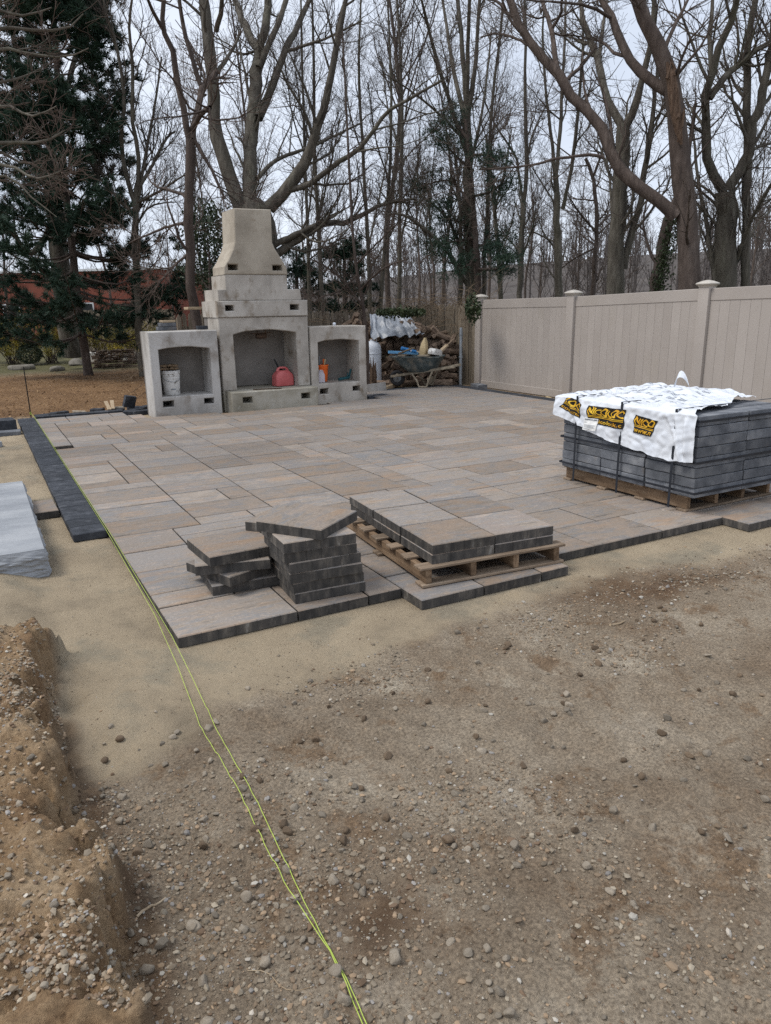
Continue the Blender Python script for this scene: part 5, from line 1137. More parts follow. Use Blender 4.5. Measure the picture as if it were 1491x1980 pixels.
def sprout(P, R, n, rng, ang=(0.5, 1.1), length=(0.5, 1.5), K=5, up=0.08, wob=0.16, rf=0.55, rcap=1.0, tmin=0.15, tmax=0.98, zmin=-9, tip=0.25, shrink=0.5):
    """n shoots per parent line, all at once"""
    if len(P) == 0: return np.zeros((0, K, 3)), np.zeros((0, K))
    M_, PK, _ = P.shape; idx = np.repeat(np.arange(M_), n); N_ = len(idx); t = rng.uniform(tmin, tmax, N_)**0.85
    f = t*(PK-1); i0 = np.minimum(f.astype(int), PK-2); fr = (f-i0)[:, None]
    p = P[idx, i0]*(1-fr)+P[idx, i0+1]*fr; tan = nrmz(P[idx, i0+1]-P[idx, i0]); r = R[idx, i0]*(1-fr[:, 0])+R[idx, i0+1]*fr[:, 0]
    k = p[:, 2] > zmin; p, tan, r, t = p[k], tan[k], r[k], t[k]; N_ = len(p)
    rv = rng.normal(0, 1, (N_, 3)); perp = nrmz(rv-tan*np.sum(rv*tan, 1, keepdims=True)); a = rng.uniform(ang[0], ang[1], N_)[:, None]
    d = nrmz(tan*np.cos(a)+perp*np.sin(a)); L_ = rng.uniform(length[0], length[1], N_)*(1-shrink*t); out = np.zeros((N_, K, 3)); out[:, 0] = p; cur = p.copy()
    for j in range(1, K):
        d = nrmz(d+rng.normal(0, wob, (N_, 3))+np.array([0, 0, up])); cur = cur+d*(L_/(K-1))[:, None]; out[:, j] = cur
    r0 = np.minimum(r*rf, rcap*(0.4+0.6*L_/length[1])); rad = r0[:, None]*np.linspace(1, tip, K)[None, :]
    return out, rad
def finish_tree(name, base, label, group, main, groups_crown, barkmat='bark', twigmat='twig', extra=None, cat='tree'):
    T_ = empty(name, base, 0, label, cat, group); b_ = np.array(base)
    V, F = tubes(main); link('trunk', mesh_arrays('trunk', V-b_, F), MT[barkmat], T_)
    V, F = tubes(groups_crown); link('crown', mesh_arrays('crown', V-b_, F), MT[twigmat], T_)
    return T_
def hero(name, label, D, limbs, seed, n1=9, n2=7, n3=5, l1=(0.9, 2.6), l2=(0.4, 1.1), l3=(0.2, 0.5), bark='bark', twig='twig', group=None, spread=1.6, zmin=2.2, up=0.1, ext=2.5, ang1=(0.5, 1.1), base_px=None):
    """limbs: [(pixel points, width at start, width at end in pixels)], the first is the trunk"""
    rng = np.random.default_rng(seed); sc = D/FPX/1.07; LP, LR, off_end = [], [], []
    placed = []      # (px, depth offset)
    for li, (px, w0, w1) in enumerate(limbs):
        n = len(px); st = 0.0
        if li > 0:
            best = 1e9
            for q, o_ in placed:
                dd = math.dist(q, px[0])
                if dd < best: best = dd; st = o_
        en = 0.0 if li == 0 else st+rng.uniform(-1, 1)*spread
        offs = [st+(en-st)*(k/(n-1))**1.2 for k in range(n)]
        pts = [at_depth(u, v, D+o_) for (u, v), o_ in zip(px, offs)]; placed += [((px[k][0]+(px[min(k+1, n-1)][0]-px[k][0])*f, px[k][1]+(px[min(k+1, n-1)][1]-px[k][1])*f), offs[k]) for k in range(n) for f in (0, 0.5)]
        rad = list(np.linspace(w0/2*sc, w1/2*sc, n))
        if li == 0:
            b0 = pts[0].copy(); b0[2] = GZ-0.15; g = pts[0]
            if g[2] > 0.3: pts = [b0, (b0+g)/2+np.array([0.02, 0, 0])]+pts; rad = [rad[0]*1.25, rad[0]*1.04]+rad
        if px[-1][1] < 12 and ext:
            d = nrmz(pts[-1]-pts[-2]); d2 = nrmz(d+np.array([0, 0, 0.25])); e_ = ext*rng.uniform(0.7, 1.3)
            pts += [pts[-1]+d*e_*0.5, pts[-1]+d*e_*0.5+d2*e_*0.5]; rad += [rad[-1]*0.75, rad[-1]*0.4]
        p_, r_ = resample(pts, rad, 18)
        jit = rng.normal(0, 1, p_.shape)*np.minimum(r_, 0.1)[:, None]*0.16; jit[0] = 0; LP.append(p_+jit); LR.append(r_*(1+rng.normal(0, 0.035, len(r_))))
    P0 = np.array(LP); R0 = np.array(LR)
    A1 = sprout(P0, R0, n1, rng, ang1, l1, 8, up, 0.17, 0.5, 0.05, 0.12, 0.99, zmin)
    A2 = sprout(A1[0], A1[1], n2, rng, (0.4, 1.0), l2, 6, up*0.7, 0.2, 0.62, 0.016, 0.1)
    A3 = sprout(A2[0], A2[1], n3, rng, (0.35, 0.95), l3, 4, up*0.5, 0.2, 0.7, 0.006, 0.1)
    A3b = sprout(P0, R0, max(2, n1//2), rng, (0.7, 1.4), (0.3, 0.9), 4, 0.1, 0.2, 0.2, 0.008, 0.1, 0.98, zmin)
    for A in (A2, A3, A3b): np.maximum(A[1], 0.0026, out=A[1])
    main = [(P0, R0, 12), (A1[0], A1[1], 5)]; base = (float(P0[0, 0, 0]), float(P0[0, 0, 1]), GZ)
    return finish_tree(name, base, label, group, main, [(A2[0], A2[1], 4), (A3[0], A3[1], 3), (A3b[0], A3b[1], 3)], bark, twig)
hero('bare_tree', 'slim dark tree with forked knotty stems behind the left concrete box', 14.5,
     [([(384, 640), (376, 590), (366, 500), (364, 420), (367, 330), (369, 268)], 20, 17), ([(367, 275), (360, 235), (341, 141), (333, 93), (316, 58), (318, 0)], 13, 8), ([(370, 268), (383, 211), (392, 170), (402, 158), (420, 140)], 13, 10),
      ([(388, 165), (368, 101), (357, 56), (346, 0)], 9, 7), ([(372, 250), (388, 222), (405, 208)], 10, 8), ([(316, 58), (290, 10), (278, -25)], 7, 4), ([(366, 490), (330, 520), (300, 560)], 6, 3), ([(376, 270), (410, 330), (435, 385)], 8, 4), ([(367, 430), (320, 440), (250, 470)], 7, 3)], 1, 7, 6, 4, bark='bark_brown', twig='twig_red')
hero('maple_tree', 'big grey maple with several stems rising behind the chimney', 17.5,
     [([(505, 560), (498, 480), (490, 420), (478, 400)], 92, 62), ([(470, 410), (455, 380), (446, 350), (432, 304), (418, 253), (412, 169), (404, 84), (395, 0)], 31, 19), ([(484, 405), (483, 324), (486, 253), (494, 169), (502, 99)], 28, 24),
      ([(502, 99), (477, 56), (455, 0)], 19, 13), ([(502, 99), (514, 42), (519, 0)], 18, 15), ([(500, 130), (533, 56), (550, 14), (556, -30)], 13, 9), ([(500, 228), (525, 175), (550, 99), (573, 56), (598, 0)], 18, 10),
      ([(520, 402), (548, 375), (578, 332), (604, 282), (623, 220), (638, 158), (657, 56), (669, 0)], 26, 8), ([(548, 372), (598, 358), (646, 321), (700, 281), (749, 218), (784, 195), (855, 156)], 12, 4), ([(497, 346), (533, 310), (612, 279), (700, 237)], 9, 4),
      ([(515, 500), (560, 474), (619, 436), (678, 427), (737, 397), (802, 384)], 19, 4), ([(520, 478), (560, 459), (613, 433), (657, 409)], 15, 4), ([(420, 140), (450, 95), (465, 60)], 9, 3), ([(418, 60), (428, 20), (432, -30)], 10, 7), ([(555, 99), (600, 85), (640, 70), (700, 40)], 7, 3)], 2, 8, 8, 4, spread=2.2, l1=(1.0, 3.0))
hero('upright_tree', 'bare tree of many upright stems between the pine and the slim dark tree', 20,
     [([(268, 640), (264, 500), (263, 400), (266, 360)], 14, 11), ([(264, 400), (239, 322), (236, 241), (241, 188), (223, 80), (204, 27), (200, 0)], 9, 4), ([(266, 370), (268, 295), (255, 231), (258, 150), (250, 60), (255, 0)], 9, 4), ([(267, 365), (290, 327), (322, 268), (338, 255)], 8, 3), ([(268, 390), (308, 370), (357, 338)], 6, 3),
      ([(268, 380), (285, 280), (300, 200), (312, 110)], 7, 3), ([(265, 420), (225, 380), (190, 330), (150, 300)], 7, 3), ([(262, 440), (290, 400), (340, 390)], 5, 2)], 3, 9, 8, 5, l1=(0.8, 2.2), ang1=(0.25, 0.7), up=0.2, spread=1.2)
hero('shade_tree', 'thick bare tree standing behind the dark pine', 23,
     [([(140, 690), (125, 600), (112, 480), (104, 420), (92, 300)], 40, 24), ([(104, 430), (60, 490), (20, 440), (0, 424)], 12, 6), ([(95, 330), (60, 250), (40, 150), (20, 40), (10, 0)], 14, 7), ([(95, 310), (120, 200), (150, 100), (170, 0)], 13, 6), ([(108, 450), (170, 380), (200, 320)], 10, 4)], 4, 6, 6, 4)
hero('budding_tree', 'budding bare tree whose arching twigs reach in beside the pine', 8.0,
     [([(-420, 700), (-400, 400), (-380, 150), (-360, -60)], 60, 36), ([(-390, 260), (-250, 150), (-100, 80), (0, 54), (67, 58), (129, 55), (161, 27)], 11, 2), ([(-380, 200), (-200, 130), (0, 97), (48, 102), (121, 111), (172, 93)], 9, 1.8), ([(-395, 420), (-200, 300), (0, 276), (67, 276), (107, 266), (126, 252)], 10, 2), ([(-395, 400), (-150, 320), (0, 296), (48, 319), (90, 300)], 10, 2),
      ([(-380, 100), (-200, 20), (-50, 10), (40, 30), (100, 15)], 10, 2), ([(-390, 330), (-200, 200), (0, 160), (40, 150), (80, 132)], 9, 2), ([(-395, 430), (-150, 380), (0, 340), (60, 380), (110, 420)], 8, 1.5), ([(-385, 150), (-180, 90), (-20, 20), (30, -5)], 9, 2), ([(-390, 300), (-160, 240), (0, 205), (60, 225), (110, 205)], 9, 1.8), ([(-395, 380), (-180, 330), (0, 318), (70, 345), (120, 330)], 9, 1.8)], 5, 8, 5, 4, l1=(0.3, 0.8), l2=(0.2, 0.5), l3=(0.08, 0.22), twig='twig_red', spread=0.8, zmin=1.5)
hero('sapling', 'reddish sapling with low spreading twigs behind the right concrete box', 15.1,
     [([(708, 640), (703, 600), (692, 530), (684, 470), (674, 300), (668, 180), (662, 60)], 8, 3), ([(700, 590), (650, 530), (600, 500)], 5, 2), ([(697, 560), (740, 520), (790, 500)], 5, 2), ([(692, 530), (660, 560), (620, 575)], 4, 2), ([(690, 510), (730, 470), (760, 440)], 4, 2)], 6, 9, 6, 4, l1=(0.4, 1.3), l2=(0.2, 0.6), l3=(0.1, 0.3), bark='bark_brown', twig='twig_red', zmin=0.8, ext=1.5)
for k, (lab, px, w) in enumerate((('thin straight tree left of the reddish sapling', [(600, 600), (596, 500), (590, 300), (584, 100), (582, 0)], 8), ('thin tree close beside the thick chimney limb', [(624, 600), (615, 430), (609, 300), (606, 100), (604, 0)], 9),
        ('thin wavy tree over the dark evergreen', [(716, 610), (712, 480), (702, 300), (694, 140), (698, 0)], 9), ('slim tree leaning right above the tarp', [(734, 620), (742, 500), (752, 350), (757, 200), (750, 0)], 9), ('tall straight slim tree above the woodpile', [(770, 620), (772, 480), (777, 300), (776, 150), (768, 0)], 10))):
    hero('slim_tree', lab, 20+1.3*k, [(px, w, w*0.4), ([px[1], (px[1][0]+20, px[1][1]-90), (px[1][0]+42, px[1][1]-200)], w*0.5, w*0.25), ([px[2], (px[2][0]-25, px[2][1]-80), (px[2][0]-40, px[2][1]-190)], w*0.4, w*0.2)], 10+k, 14, 7, 4, l1=(0.7, 2.2), ang1=(0.4, 0.9), group='slim trees beyond the picket fence', twig='twig')
hero('fan_tree', 'bare tree with a fan of upright stems over the dark evergreen', 18.5,
     [([(912, 600), (910, 500), (906, 400), (905, 320), (902, 206)], 25, 16), ([(903, 215), (896, 118), (885, 0)], 11, 7), ([(902, 240), (879, 147), (856, 0)], 10, 5), ([(904, 220), (917, 147), (928, 0)], 11, 6), ([(904, 300), (870, 200), (830, 60), (815, 0)], 9, 4), ([(906, 330), (935, 200), (950, 60)], 7, 3), ([(903, 210), (905, 100), (908, 0)], 9, 6),
      ([(908, 560), (860, 480), (790, 420), (748, 415)], 9, 3), ([(906, 540), (870, 430), (800, 370)], 8, 3), ([(890, 600), (892, 500), (888, 380), (880, 300)], 10, 4), ([(905, 280), (860, 230), (800, 180), (740, 140)], 6, 2), ([(935, 580), (938, 480), (945, 350), (940, 260)], 9, 4)], 20, 9, 8, 4, l1=(0.8, 2.4), up=0.2, ang1=(0.25, 0.8))
hero('forked_tree', 'slender forked tree just past the first fence post', 22,
     [([(1004, 585), (1007, 500), (1010, 439), (1013, 390)], 11, 10), ([(1013, 390), (1018, 322), (1016, 228), (1015, 164), (1017, 60), (1014, 0)], 9, 4), ([(1012, 395), (1003, 337), (997, 302), (957, 240), (935, 190)], 6, 2.5), ([(1018, 320), (1030, 260), (1058, 200)], 5, 2), ([(1008, 490), (990, 470), (968, 452)], 4, 2)], 21, 10, 7, 5)
hero('leaning_tree', 'slender tree bending left beside the dark evergreen', 20,
     [([(969, 590), (964, 500), (957, 410), (947, 310), (952, 205), (969, 58), (972, 0)], 10, 4), ([(957, 410), (975, 330), (990, 250)], 4, 2)], 22, 12, 7, 4)
hero('triple_tree', 'straight tree splitting into three stems behind the fence', 22,
     [([(1081, 585), (1079, 480), (1077, 410), (1073, 337)], 16, 11), ([(1073, 340), (1066, 263), (1057, 190), (1050, 80), (1052, 0)], 7, 3), ([(1075, 340), (1083, 263), (1086, 187), (1092, 90), (1094, 0)], 8, 4), ([(1088, 404), (1104, 331), (1116, 234), (1125, 130), (1130, 30)], 8, 4), ([(1074, 395), (1055, 365), (1030, 325)], 4, 2), ([(1078, 470), (1035, 450), (1010, 435)], 4, 2)], 23, 9, 7, 5)
hero('oak_tree', 'dark crooked oak with horizontal twigs behind the fence', 25,
     [([(1146, 580), (1150, 500), (1154, 439), (1147, 345), (1132, 305)], 10, 6), ([(1153, 450), (1120, 410), (1100, 380)], 5, 2), ([(1154, 440), (1180, 415)], 5, 3), ([(1150, 480), (1110, 500), (1085, 520)], 4, 2), ([(1146, 345), (1165, 290), (1170, 240)], 5, 3)], 24, 11, 8, 5, l1=(0.8, 2.2), ang1=(0.8, 1.4), zmin=1.5, bark='bark_brown')
hero('twin_tree', 'thick forked tree between the oak and the split maple', 17,
     [([(1189, 590), (1191, 500), (1195, 439), (1203, 300), (1207, 243)], 36, 24), ([(1206, 250), (1174, 193), (1157, 117), (1130, 50), (1122, 0)], 17, 8), ([(1207, 250), (1230, 199), (1242, 155), (1260, 80), (1266, 0)], 16, 8), ([(1205, 520), (1214, 480), (1235, 395), (1253, 293), (1264, 205), (1275, 100)], 17, 6), ([(1185, 440), (1180, 360), (1172, 300)], 7, 3), ([(1158, 117), (1165, 60), (1175, 0)], 8, 5)], 25, 9, 8, 4, spread=2)
hero('split_maple', 'huge maple with a split hollow trunk and long low limb', 13.5,
     [([(1332, 575), (1330, 500), (1328, 439), (1320, 337), (1308, 264), (1299, 176), (1282, 111), (1258, 59), (1235, 0)], 44, 24), ([(1308, 418), (1264, 381), (1226, 354), (1191, 322), (1166, 252), (1145, 223), (1104, 188), (1078, 146), (1051, 111), (1013, 67), (987, 0)], 26, 15),
      ([(1078, 146), (1073, 103), (1066, 56), (1054, 18), (1044, -20)], 12, 7), ([(1168, 305), (1145, 299), (1116, 302), (1072, 308), (1028, 319), (969, 325), (930, 328)], 7, 3), ([(1296, 180), (1250, 147), (1220, 117), (1200, 78), (1183, 35), (1163, 0)], 20, 12), ([(1066, 56), (1085, 25), (1087, 0)], 7, 5), ([(1040, 100), (1000, 75), (960, 65), (930, 72)], 6, 3), ([(1013, 67), (990, 45), (975, 10)], 6, 4), ([(1280, 110), (1300, 60), (1330, 0)], 9, 5), ([(1183, 35), (1140, 12), (1090, 5)], 7, 4), ([(1145, 223), (1130, 170), (1126, 100)], 6, 3)], 26, 9, 8, 4, spread=1.8, l1=(0.8, 2.4), bark='bark_brown')
hero('ivy_tree', 'leaning trunk wrapped in ivy beside the split maple', 14.6, [([(1266, 580), (1273, 510), (1280, 469), (1292, 425), (1312, 380)], 22, 17), ([(1312, 380), (1330, 300), (1345, 200)], 12, 6)], 27, 5, 6, 4, bark='bark_brown')
hero('crotched_maple', 'thick maple forking low into curved limbs right of the split maple', 15,
     [([(1402, 575), (1403, 500), (1405, 410), (1403, 368)], 42, 36), ([(1400, 370), (1378, 337), (1364, 293), (1366, 234), (1360, 190), (1378, 146), (1393, 88), (1419, 29), (1425, 0)], 19, 10), ([(1408, 368), (1431, 328), (1449, 293), (1455, 234), (1466, 211), (1478, 161), (1491, 97), (1500, 20)], 21, 12), ([(1440, 575), (1443, 410), (1445, 290), (1443, 146), (1452, 59), (1462, 0)], 18, 10),
      ([(1372, 190), (1411, 141), (1455, 103), (1500, 72)], 13, 8), ([(1375, 150), (1372, 80), (1378, 0)], 10, 6), ([(1452, 290), (1480, 280), (1520, 272)], 7, 4), ([(1425, 500), (1455, 420), (1500, 340)], 9, 4), ([(1420, 520), (1460, 440), (1510, 390)], 7, 3), ([(1366, 250), (1340, 215), (1325, 190)], 6, 3), ([(1385, 560), (1368, 440), (1350, 350), (1342, 260)], 11, 4)], 28, 9, 8, 4, spread=1.8)
# rot along the split of the big maple
rng = np.random.default_rng(5)
pp = [at_depth(u, v, 13.5-0.27) for u, v in ((1318, 280), (1312, 250), (1306, 215), (1302, 180), (1298, 150), (1290, 120))]
mb = MB(); mb.tube(pp, [0.02, 0.07, 0.09, 0.095, 0.08, 0.02], 7)
for k in range(10):
    t = rng.uniform(0, 4.6); i = int(t); p = pp[i]+(pp[i+1]-pp[i])*(t-i); mb.tube([p+rng.normal(0, 0.05, 3), p+rng.normal(0, 0.05, 3)+np.array([0, 0, 0.25])], [0.03, 0.008], 5)
spm = [o for o in COL.objects if o.name == 'split_maple'][0]; mb.build('hollow', MT['rot_wood'], spm, spm.location, smooth=True)
# woods further back: four kinds of bare tree, each tree its own object
def proto_tree(seed, h, n1, n2, n3):
    rng = np.random.default_rng(seed); pts = [(0, 0, -0.2), (rng.normal(0, 0.1), rng.normal(0, 0.1), h*0.25), (rng.normal(0, 0.25), rng.normal(0, 0.25), h*0.55), (rng.normal(0, 0.4), rng.normal(0, 0.4), h)]
    p_, r_ = resample(pts, [h*0.0075, h*0.006, h*0.004, h*0.001], 14); P0, R0 = p_[None], r_[None]
    A1 = sprout(P0, R0, n1, rng, (0.35, 0.8), (h*0.2, h*0.42), 7, 0.14, 0.16, 0.55, h*0.0032, 0.2); A2 = sprout(A1[0], A1[1], n2, rng, (0.4, 0.9), (h*0.06, h*0.16), 5, 0.1, 0.2, 0.6, 0.02, 0.1); A3 = sprout(A2[0], A2[1], n3, rng, (0.4, 0.9), (h*0.03, h*0.07), 4, 0.06, 0.2, 0.7, 0.009, 0.1)
    np.maximum(A2[1], 0.005, out=A2[1]); np.maximum(A3[1], 0.0042, out=A3[1])
    V, F = tubes([(P0, R0, 8), (A1[0], A1[1], 5)]); a = mesh_arrays('trunk', V, F); V, F = tubes([(A2[0], A2[1], 3), (A3[0], A3[1], 3)]); b_ = mesh_arrays('crown', V, F)
    a.materials.append(MT['bark_brown']); b_.materials.append(MT['twig']); return a, b_
PT = [proto_tree(60, 13, 24, 8, 4), proto_tree(61, 15, 26, 8, 4), proto_tree(62, 11, 22, 8, 4), proto_tree(63, 16, 28, 7, 4)]
rw = random.Random(8); n = 0; spots = []
while n < 24:
    u = rw.uniform(380, 1640); D = rw.uniform(30, 66); p = at_depth(u, 600, D)
    if any(math.hypot(p[0]-a, p[1]-b_) < 2.2 for a, b_ in spots): continue
    spots.append((p[0], p[1])); a, b_ = PT[n % 4]; s = rw.uniform(0.75, 1.15)
    T_ = empty('woodland_tree', (p[0], p[1], -0.12), rw.uniform(0, 6.28), 'bare grey-brown tree in the woods well behind the fences', 'tree', 'bare trees in the woods behind the fences'); T_.scale = (s, s, s)
    link('trunk', a, None, T_); link('crown', b_, None, T_); n += 1
for k, (u, D, s) in enumerate(((20, 40, 0.9), (150, 36, 0.8), (330, 33, 0.62), (-60, 30, 0.9), (215, 44, 1.0))):
    p = at_depth(u, 600, D); a, b_ = PT[(k*3) % 4]; T_ = empty('woodland_tree', (p[0], p[1], -0.12), k, 'bare tree standing behind the forsythia near the brick building', 'tree', 'bare trees near the brick building'); T_.scale = (s, s, s); link('trunk', a, None, T_); link('crown', b_, None, T_)
# far-off wood on the rise: one mass
rng = np.random.default_rng(77); nT = 900; a = np.radians(rng.uniform(-12, 72, nT)); rd = 56+150*rng.uniform(0, 1, nT)**1.2; X = CAM[0]+rd*np.sin(a); Y = CAM[1]+rd*np.cos(a); h = rng.uniform(5.0, 9.5, nT)*(0.7+0.3*sstep(0.2, 0.7, a))
z0 = hill_h(X, Y)-0.3; b0 = np.stack([X, Y, z0], 1); lean = rng.normal(0, 0.06, (nT, 2)); P = np.zeros((nT, 4, 3))
for j, t in enumerate((0, 0.33, 0.66, 1.0)): P[:, j] = b0+np.stack([lean[:, 0]*h*t, lean[:, 1]*h*t, h*t], 1)
R = (h*0.012)[:, None]*np.array([1.2, 0.9, 0.55, 0.15])[None]
A1 = sprout(P, R, 14, rng, (0.35, 0.9), (1.6, 4.0), 4, 0.12, 0.2, 0.6, 0.05, 0.05); np.maximum(A1[1], 0.018, out=A1[1]); A2 = sprout(A1[0], A1[1], 2, rng, (0.4, 0.9), (0.6, 1.5), 3, 0.1, 0.2, 0.7, 0.02, 0.1); np.maximum(A2[1], 0.015, out=A2[1])
V, F = tubes([(P, R, 4), (A1[0][:, ::1], A1[1], 3), (A2[0][:, [0, 2]], A2[1][:, [0, 2]], 3)]); tag(link('distant_woods', mesh_arrays('distant_woods', V, F), MT['twig_far']), 'grey-brown bare woods covering the distant rise', 'woods', kind='stuff')
# ================================================================ evergreens and shrubs
def needles(C_, D_, n, L_, w, rng, spread=0.75):
    """n thin needle bundles round each tuft point"""
    N_ = len(C_)*n; c = np.repeat(C_, n, 0); d = nrmz(np.repeat(D_, n, 0)+rng.normal(0, spread, (N_, 3))); l_ = L_*rng.uniform(0.7, 1.2, N_)[:, None]
    s = nrmz(np.cross(d, rng.normal(0, 1, (N_, 3))))*w; V = np.stack([c-s, c+s, c+d*l_], 1).reshape(-1, 3); return V, np.arange(3*N_).reshape(-1, 3)
def leaves(C_, size, rng, flatness=0.6, aspect=0.55):
    N_ = len(C_); n_ = nrmz(rng.normal(0, 1, (N_, 3))+np.array([0, 0, flatness])); a = nrmz(np.cross(n_, rng.normal(0, 1, (N_, 3)))); b_ = np.cross(n_, a); s = size*rng.uniform(0.6, 1.25, N_)[:, None]
    V = np.stack([C_-a*s, C_-b_*s*aspect+n_*s*0.15, C_+a*s, C_+b_*s*aspect+n_*s*0.15], 1).reshape(-1, 3); return V, np.arange(4*N_).reshape(-1, 4)
def on_lines(P, n, rng, t0=0.3):
    M_, K, _ = P.shape; idx = np.repeat(np.arange(M_), n); t = rng.uniform(t0, 1, len(idx))*(K-1); i = np.minimum(t.astype(int), K-2); f = (t-i)[:, None]
    return P[idx, i]*(1-f)+P[idx, i+1]*f, nrmz(P[idx, i+1]-P[idx, i])
def conifer(name, label, px, D, w0, w1, prof, nbr, seed, droop=-0.10, tuft=(3, 16), needle=(0.14, 0.0075), sub=6, z0=1.1, fol='needle', gaps=0.12):
    """whorled conifer; prof: [(height, reach)]"""
    rng = np.random.default_rng(seed); pts = [at_depth(u, v, D) for u, v in px]; sc = D/FPX/1.07
    b0 = pts[0].copy(); b0[2] = GZ-0.1; pts = [b0]+pts; rad = [w0/2*sc*1.15]+list(np.linspace(w0/2*sc, w1/2*sc, len(px)))
    ztop = prof[-1][0]; tp = pts[-1].copy(); 
    if ztop > tp[2]+0.3: d = nrmz(pts[-1]-pts[-2]); pts.append(tp+d*(ztop-tp[2])/max(d[2], 0.3)); rad.append(0.015)
    p_, r_ = resample(pts, rad, 30); P0, R0 = p_[None], r_[None]
    zs = np.sort(rng.uniform(z0, ztop-0.1, nbr)); zs = np.round(zs/0.52)*0.52+rng.normal(0, 0.05, nbr); zs = np.clip(zs, z0, ztop-0.1)
    i = np.clip(np.searchsorted(p_[:, 2], zs)-1, 0, 28); f = ((zs-p_[i, 2])/np.maximum(p_[i+1, 2]-p_[i, 2], 1e-6))[:, None]; o = p_[i]*(1-f)+p_[i+1]*f
    az = rng.uniform(0, 2*PI, nbr); reach = np.interp(zs, [q[0] for q in prof], [q[1] for q in prof])*rng.uniform(0.62, 1.12, nbr); K = 8
    B = np.zeros((nbr, K, 3)); zr = zs/ztop
    for j in range(K):
        t = j/(K-1); lat = reach*t; dz = reach*((0.30*zr+droop)*t+0.24*t*t*(1-zr*0.3)-0.12*np.sin(PI*t)); B[:, j] = o+np.stack([np.sin(az)*lat, np.cos(az)*lat, dz], 1)+rng.normal(0, 0.03, (nbr, 3))*t
    RB = np.minimum(0.012+reach*0.012, 0.035)[:, None]*np.linspace(1, 0.25, K)[None]
    S = sprout(B, RB, sub, rng, (0.5, 1.0), (0.35, 0.95), 5, 0.03, 0.1, 0.6, 0.014, 0.25, 0.98, shrink=0.45); S[0][:, :, 2] = S[0][:, :1, 2]+(S[0][:, :, 2]-S[0][:, :1, 2])*0.4
    S2 = sprout(S[0], S[1], 3, rng, (0.4, 0.8), (0.15, 0.4), 3, 0.03, 0.1, 0.7, 0.008, 0.3)
    T_ = empty(name, tuple(b0[:2])+(GZ,), 0, label, 'tree'); bb_ = np.array(T_.location)
    V, F = tubes([(P0, R0, 12), (B, RB, 5)]); link('trunk', mesh_arrays('trunk', V-bb_, F), MT['bark_brown'], T_)
    c1, d1 = on_lines(S[0], tuft[0]+1, rng, 0.35); c2, d2 = on_lines(S2[0], tuft[0], rng, 0.3); c3, d3 = on_lines(B, 4, rng, 0.6)
    c = np.concatenate([c1, c2, c3]); d = np.concatenate([d1, d2, d3]); keep = rng.uniform(0, 1, len(c)) > gaps; c, d = c[keep], d[keep]
    Vn, Fn = needles(c, d+np.array([0, 0, 0.25]), tuft[1], needle[0], needle[1], rng); Vt, Ft = tubes([(S[0], S[1], 3)])
    me = mesh_arrays('crown', Vn-bb_, [Fn], False); link('crown', me, MT[fol], T_); link('branchlets', mesh_arrays('branchlets', Vt-bb_, Ft), MT['twig'], T_); return T_
conifer('pine_tree', 'tall dark green pine standing in the mulch', [(172, 729), (160, 650), (148, 560), (140, 480), (128, 380), (118, 250), (108, 100), (100, -40)], 20.6, 18, 9,
        [(1.0, 2.5), (2.0, 3.0), (3.5, 2.8), (5, 2.4), (7, 1.85), (9, 1.35), (11, 0.85), (12.5, 0.35), (13.2, 0.05)], 290, 31, z0=1.05, sub=8, needle=(0.19, 0.0105), tuft=(3, 11), gaps=0.04)
conifer('cedar_tree', 'small dense dark cedar beyond the picket fence', [(668, 610), (667, 560), (666, 520)], 24, 12, 7, [(0.3, 0.9), (1.5, 0.95), (2.6, 0.65), (3.6, 0.2)], 60, 32, z0=0.3, needle=(0.10, 0.008), tuft=(3, 14), sub=5, gaps=0.02)
conifer('cedar_tree', 'dark cedar showing past the right side of the chimney', [(575, 600), (574, 540)], 23, 10, 6, [(0.3, 0.8), (2.0, 0.8), (3.4, 0.15)], 40, 33, z0=0.3, needle=(0.10, 0.008), tuft=(3, 12), sub=5, gaps=0.02)
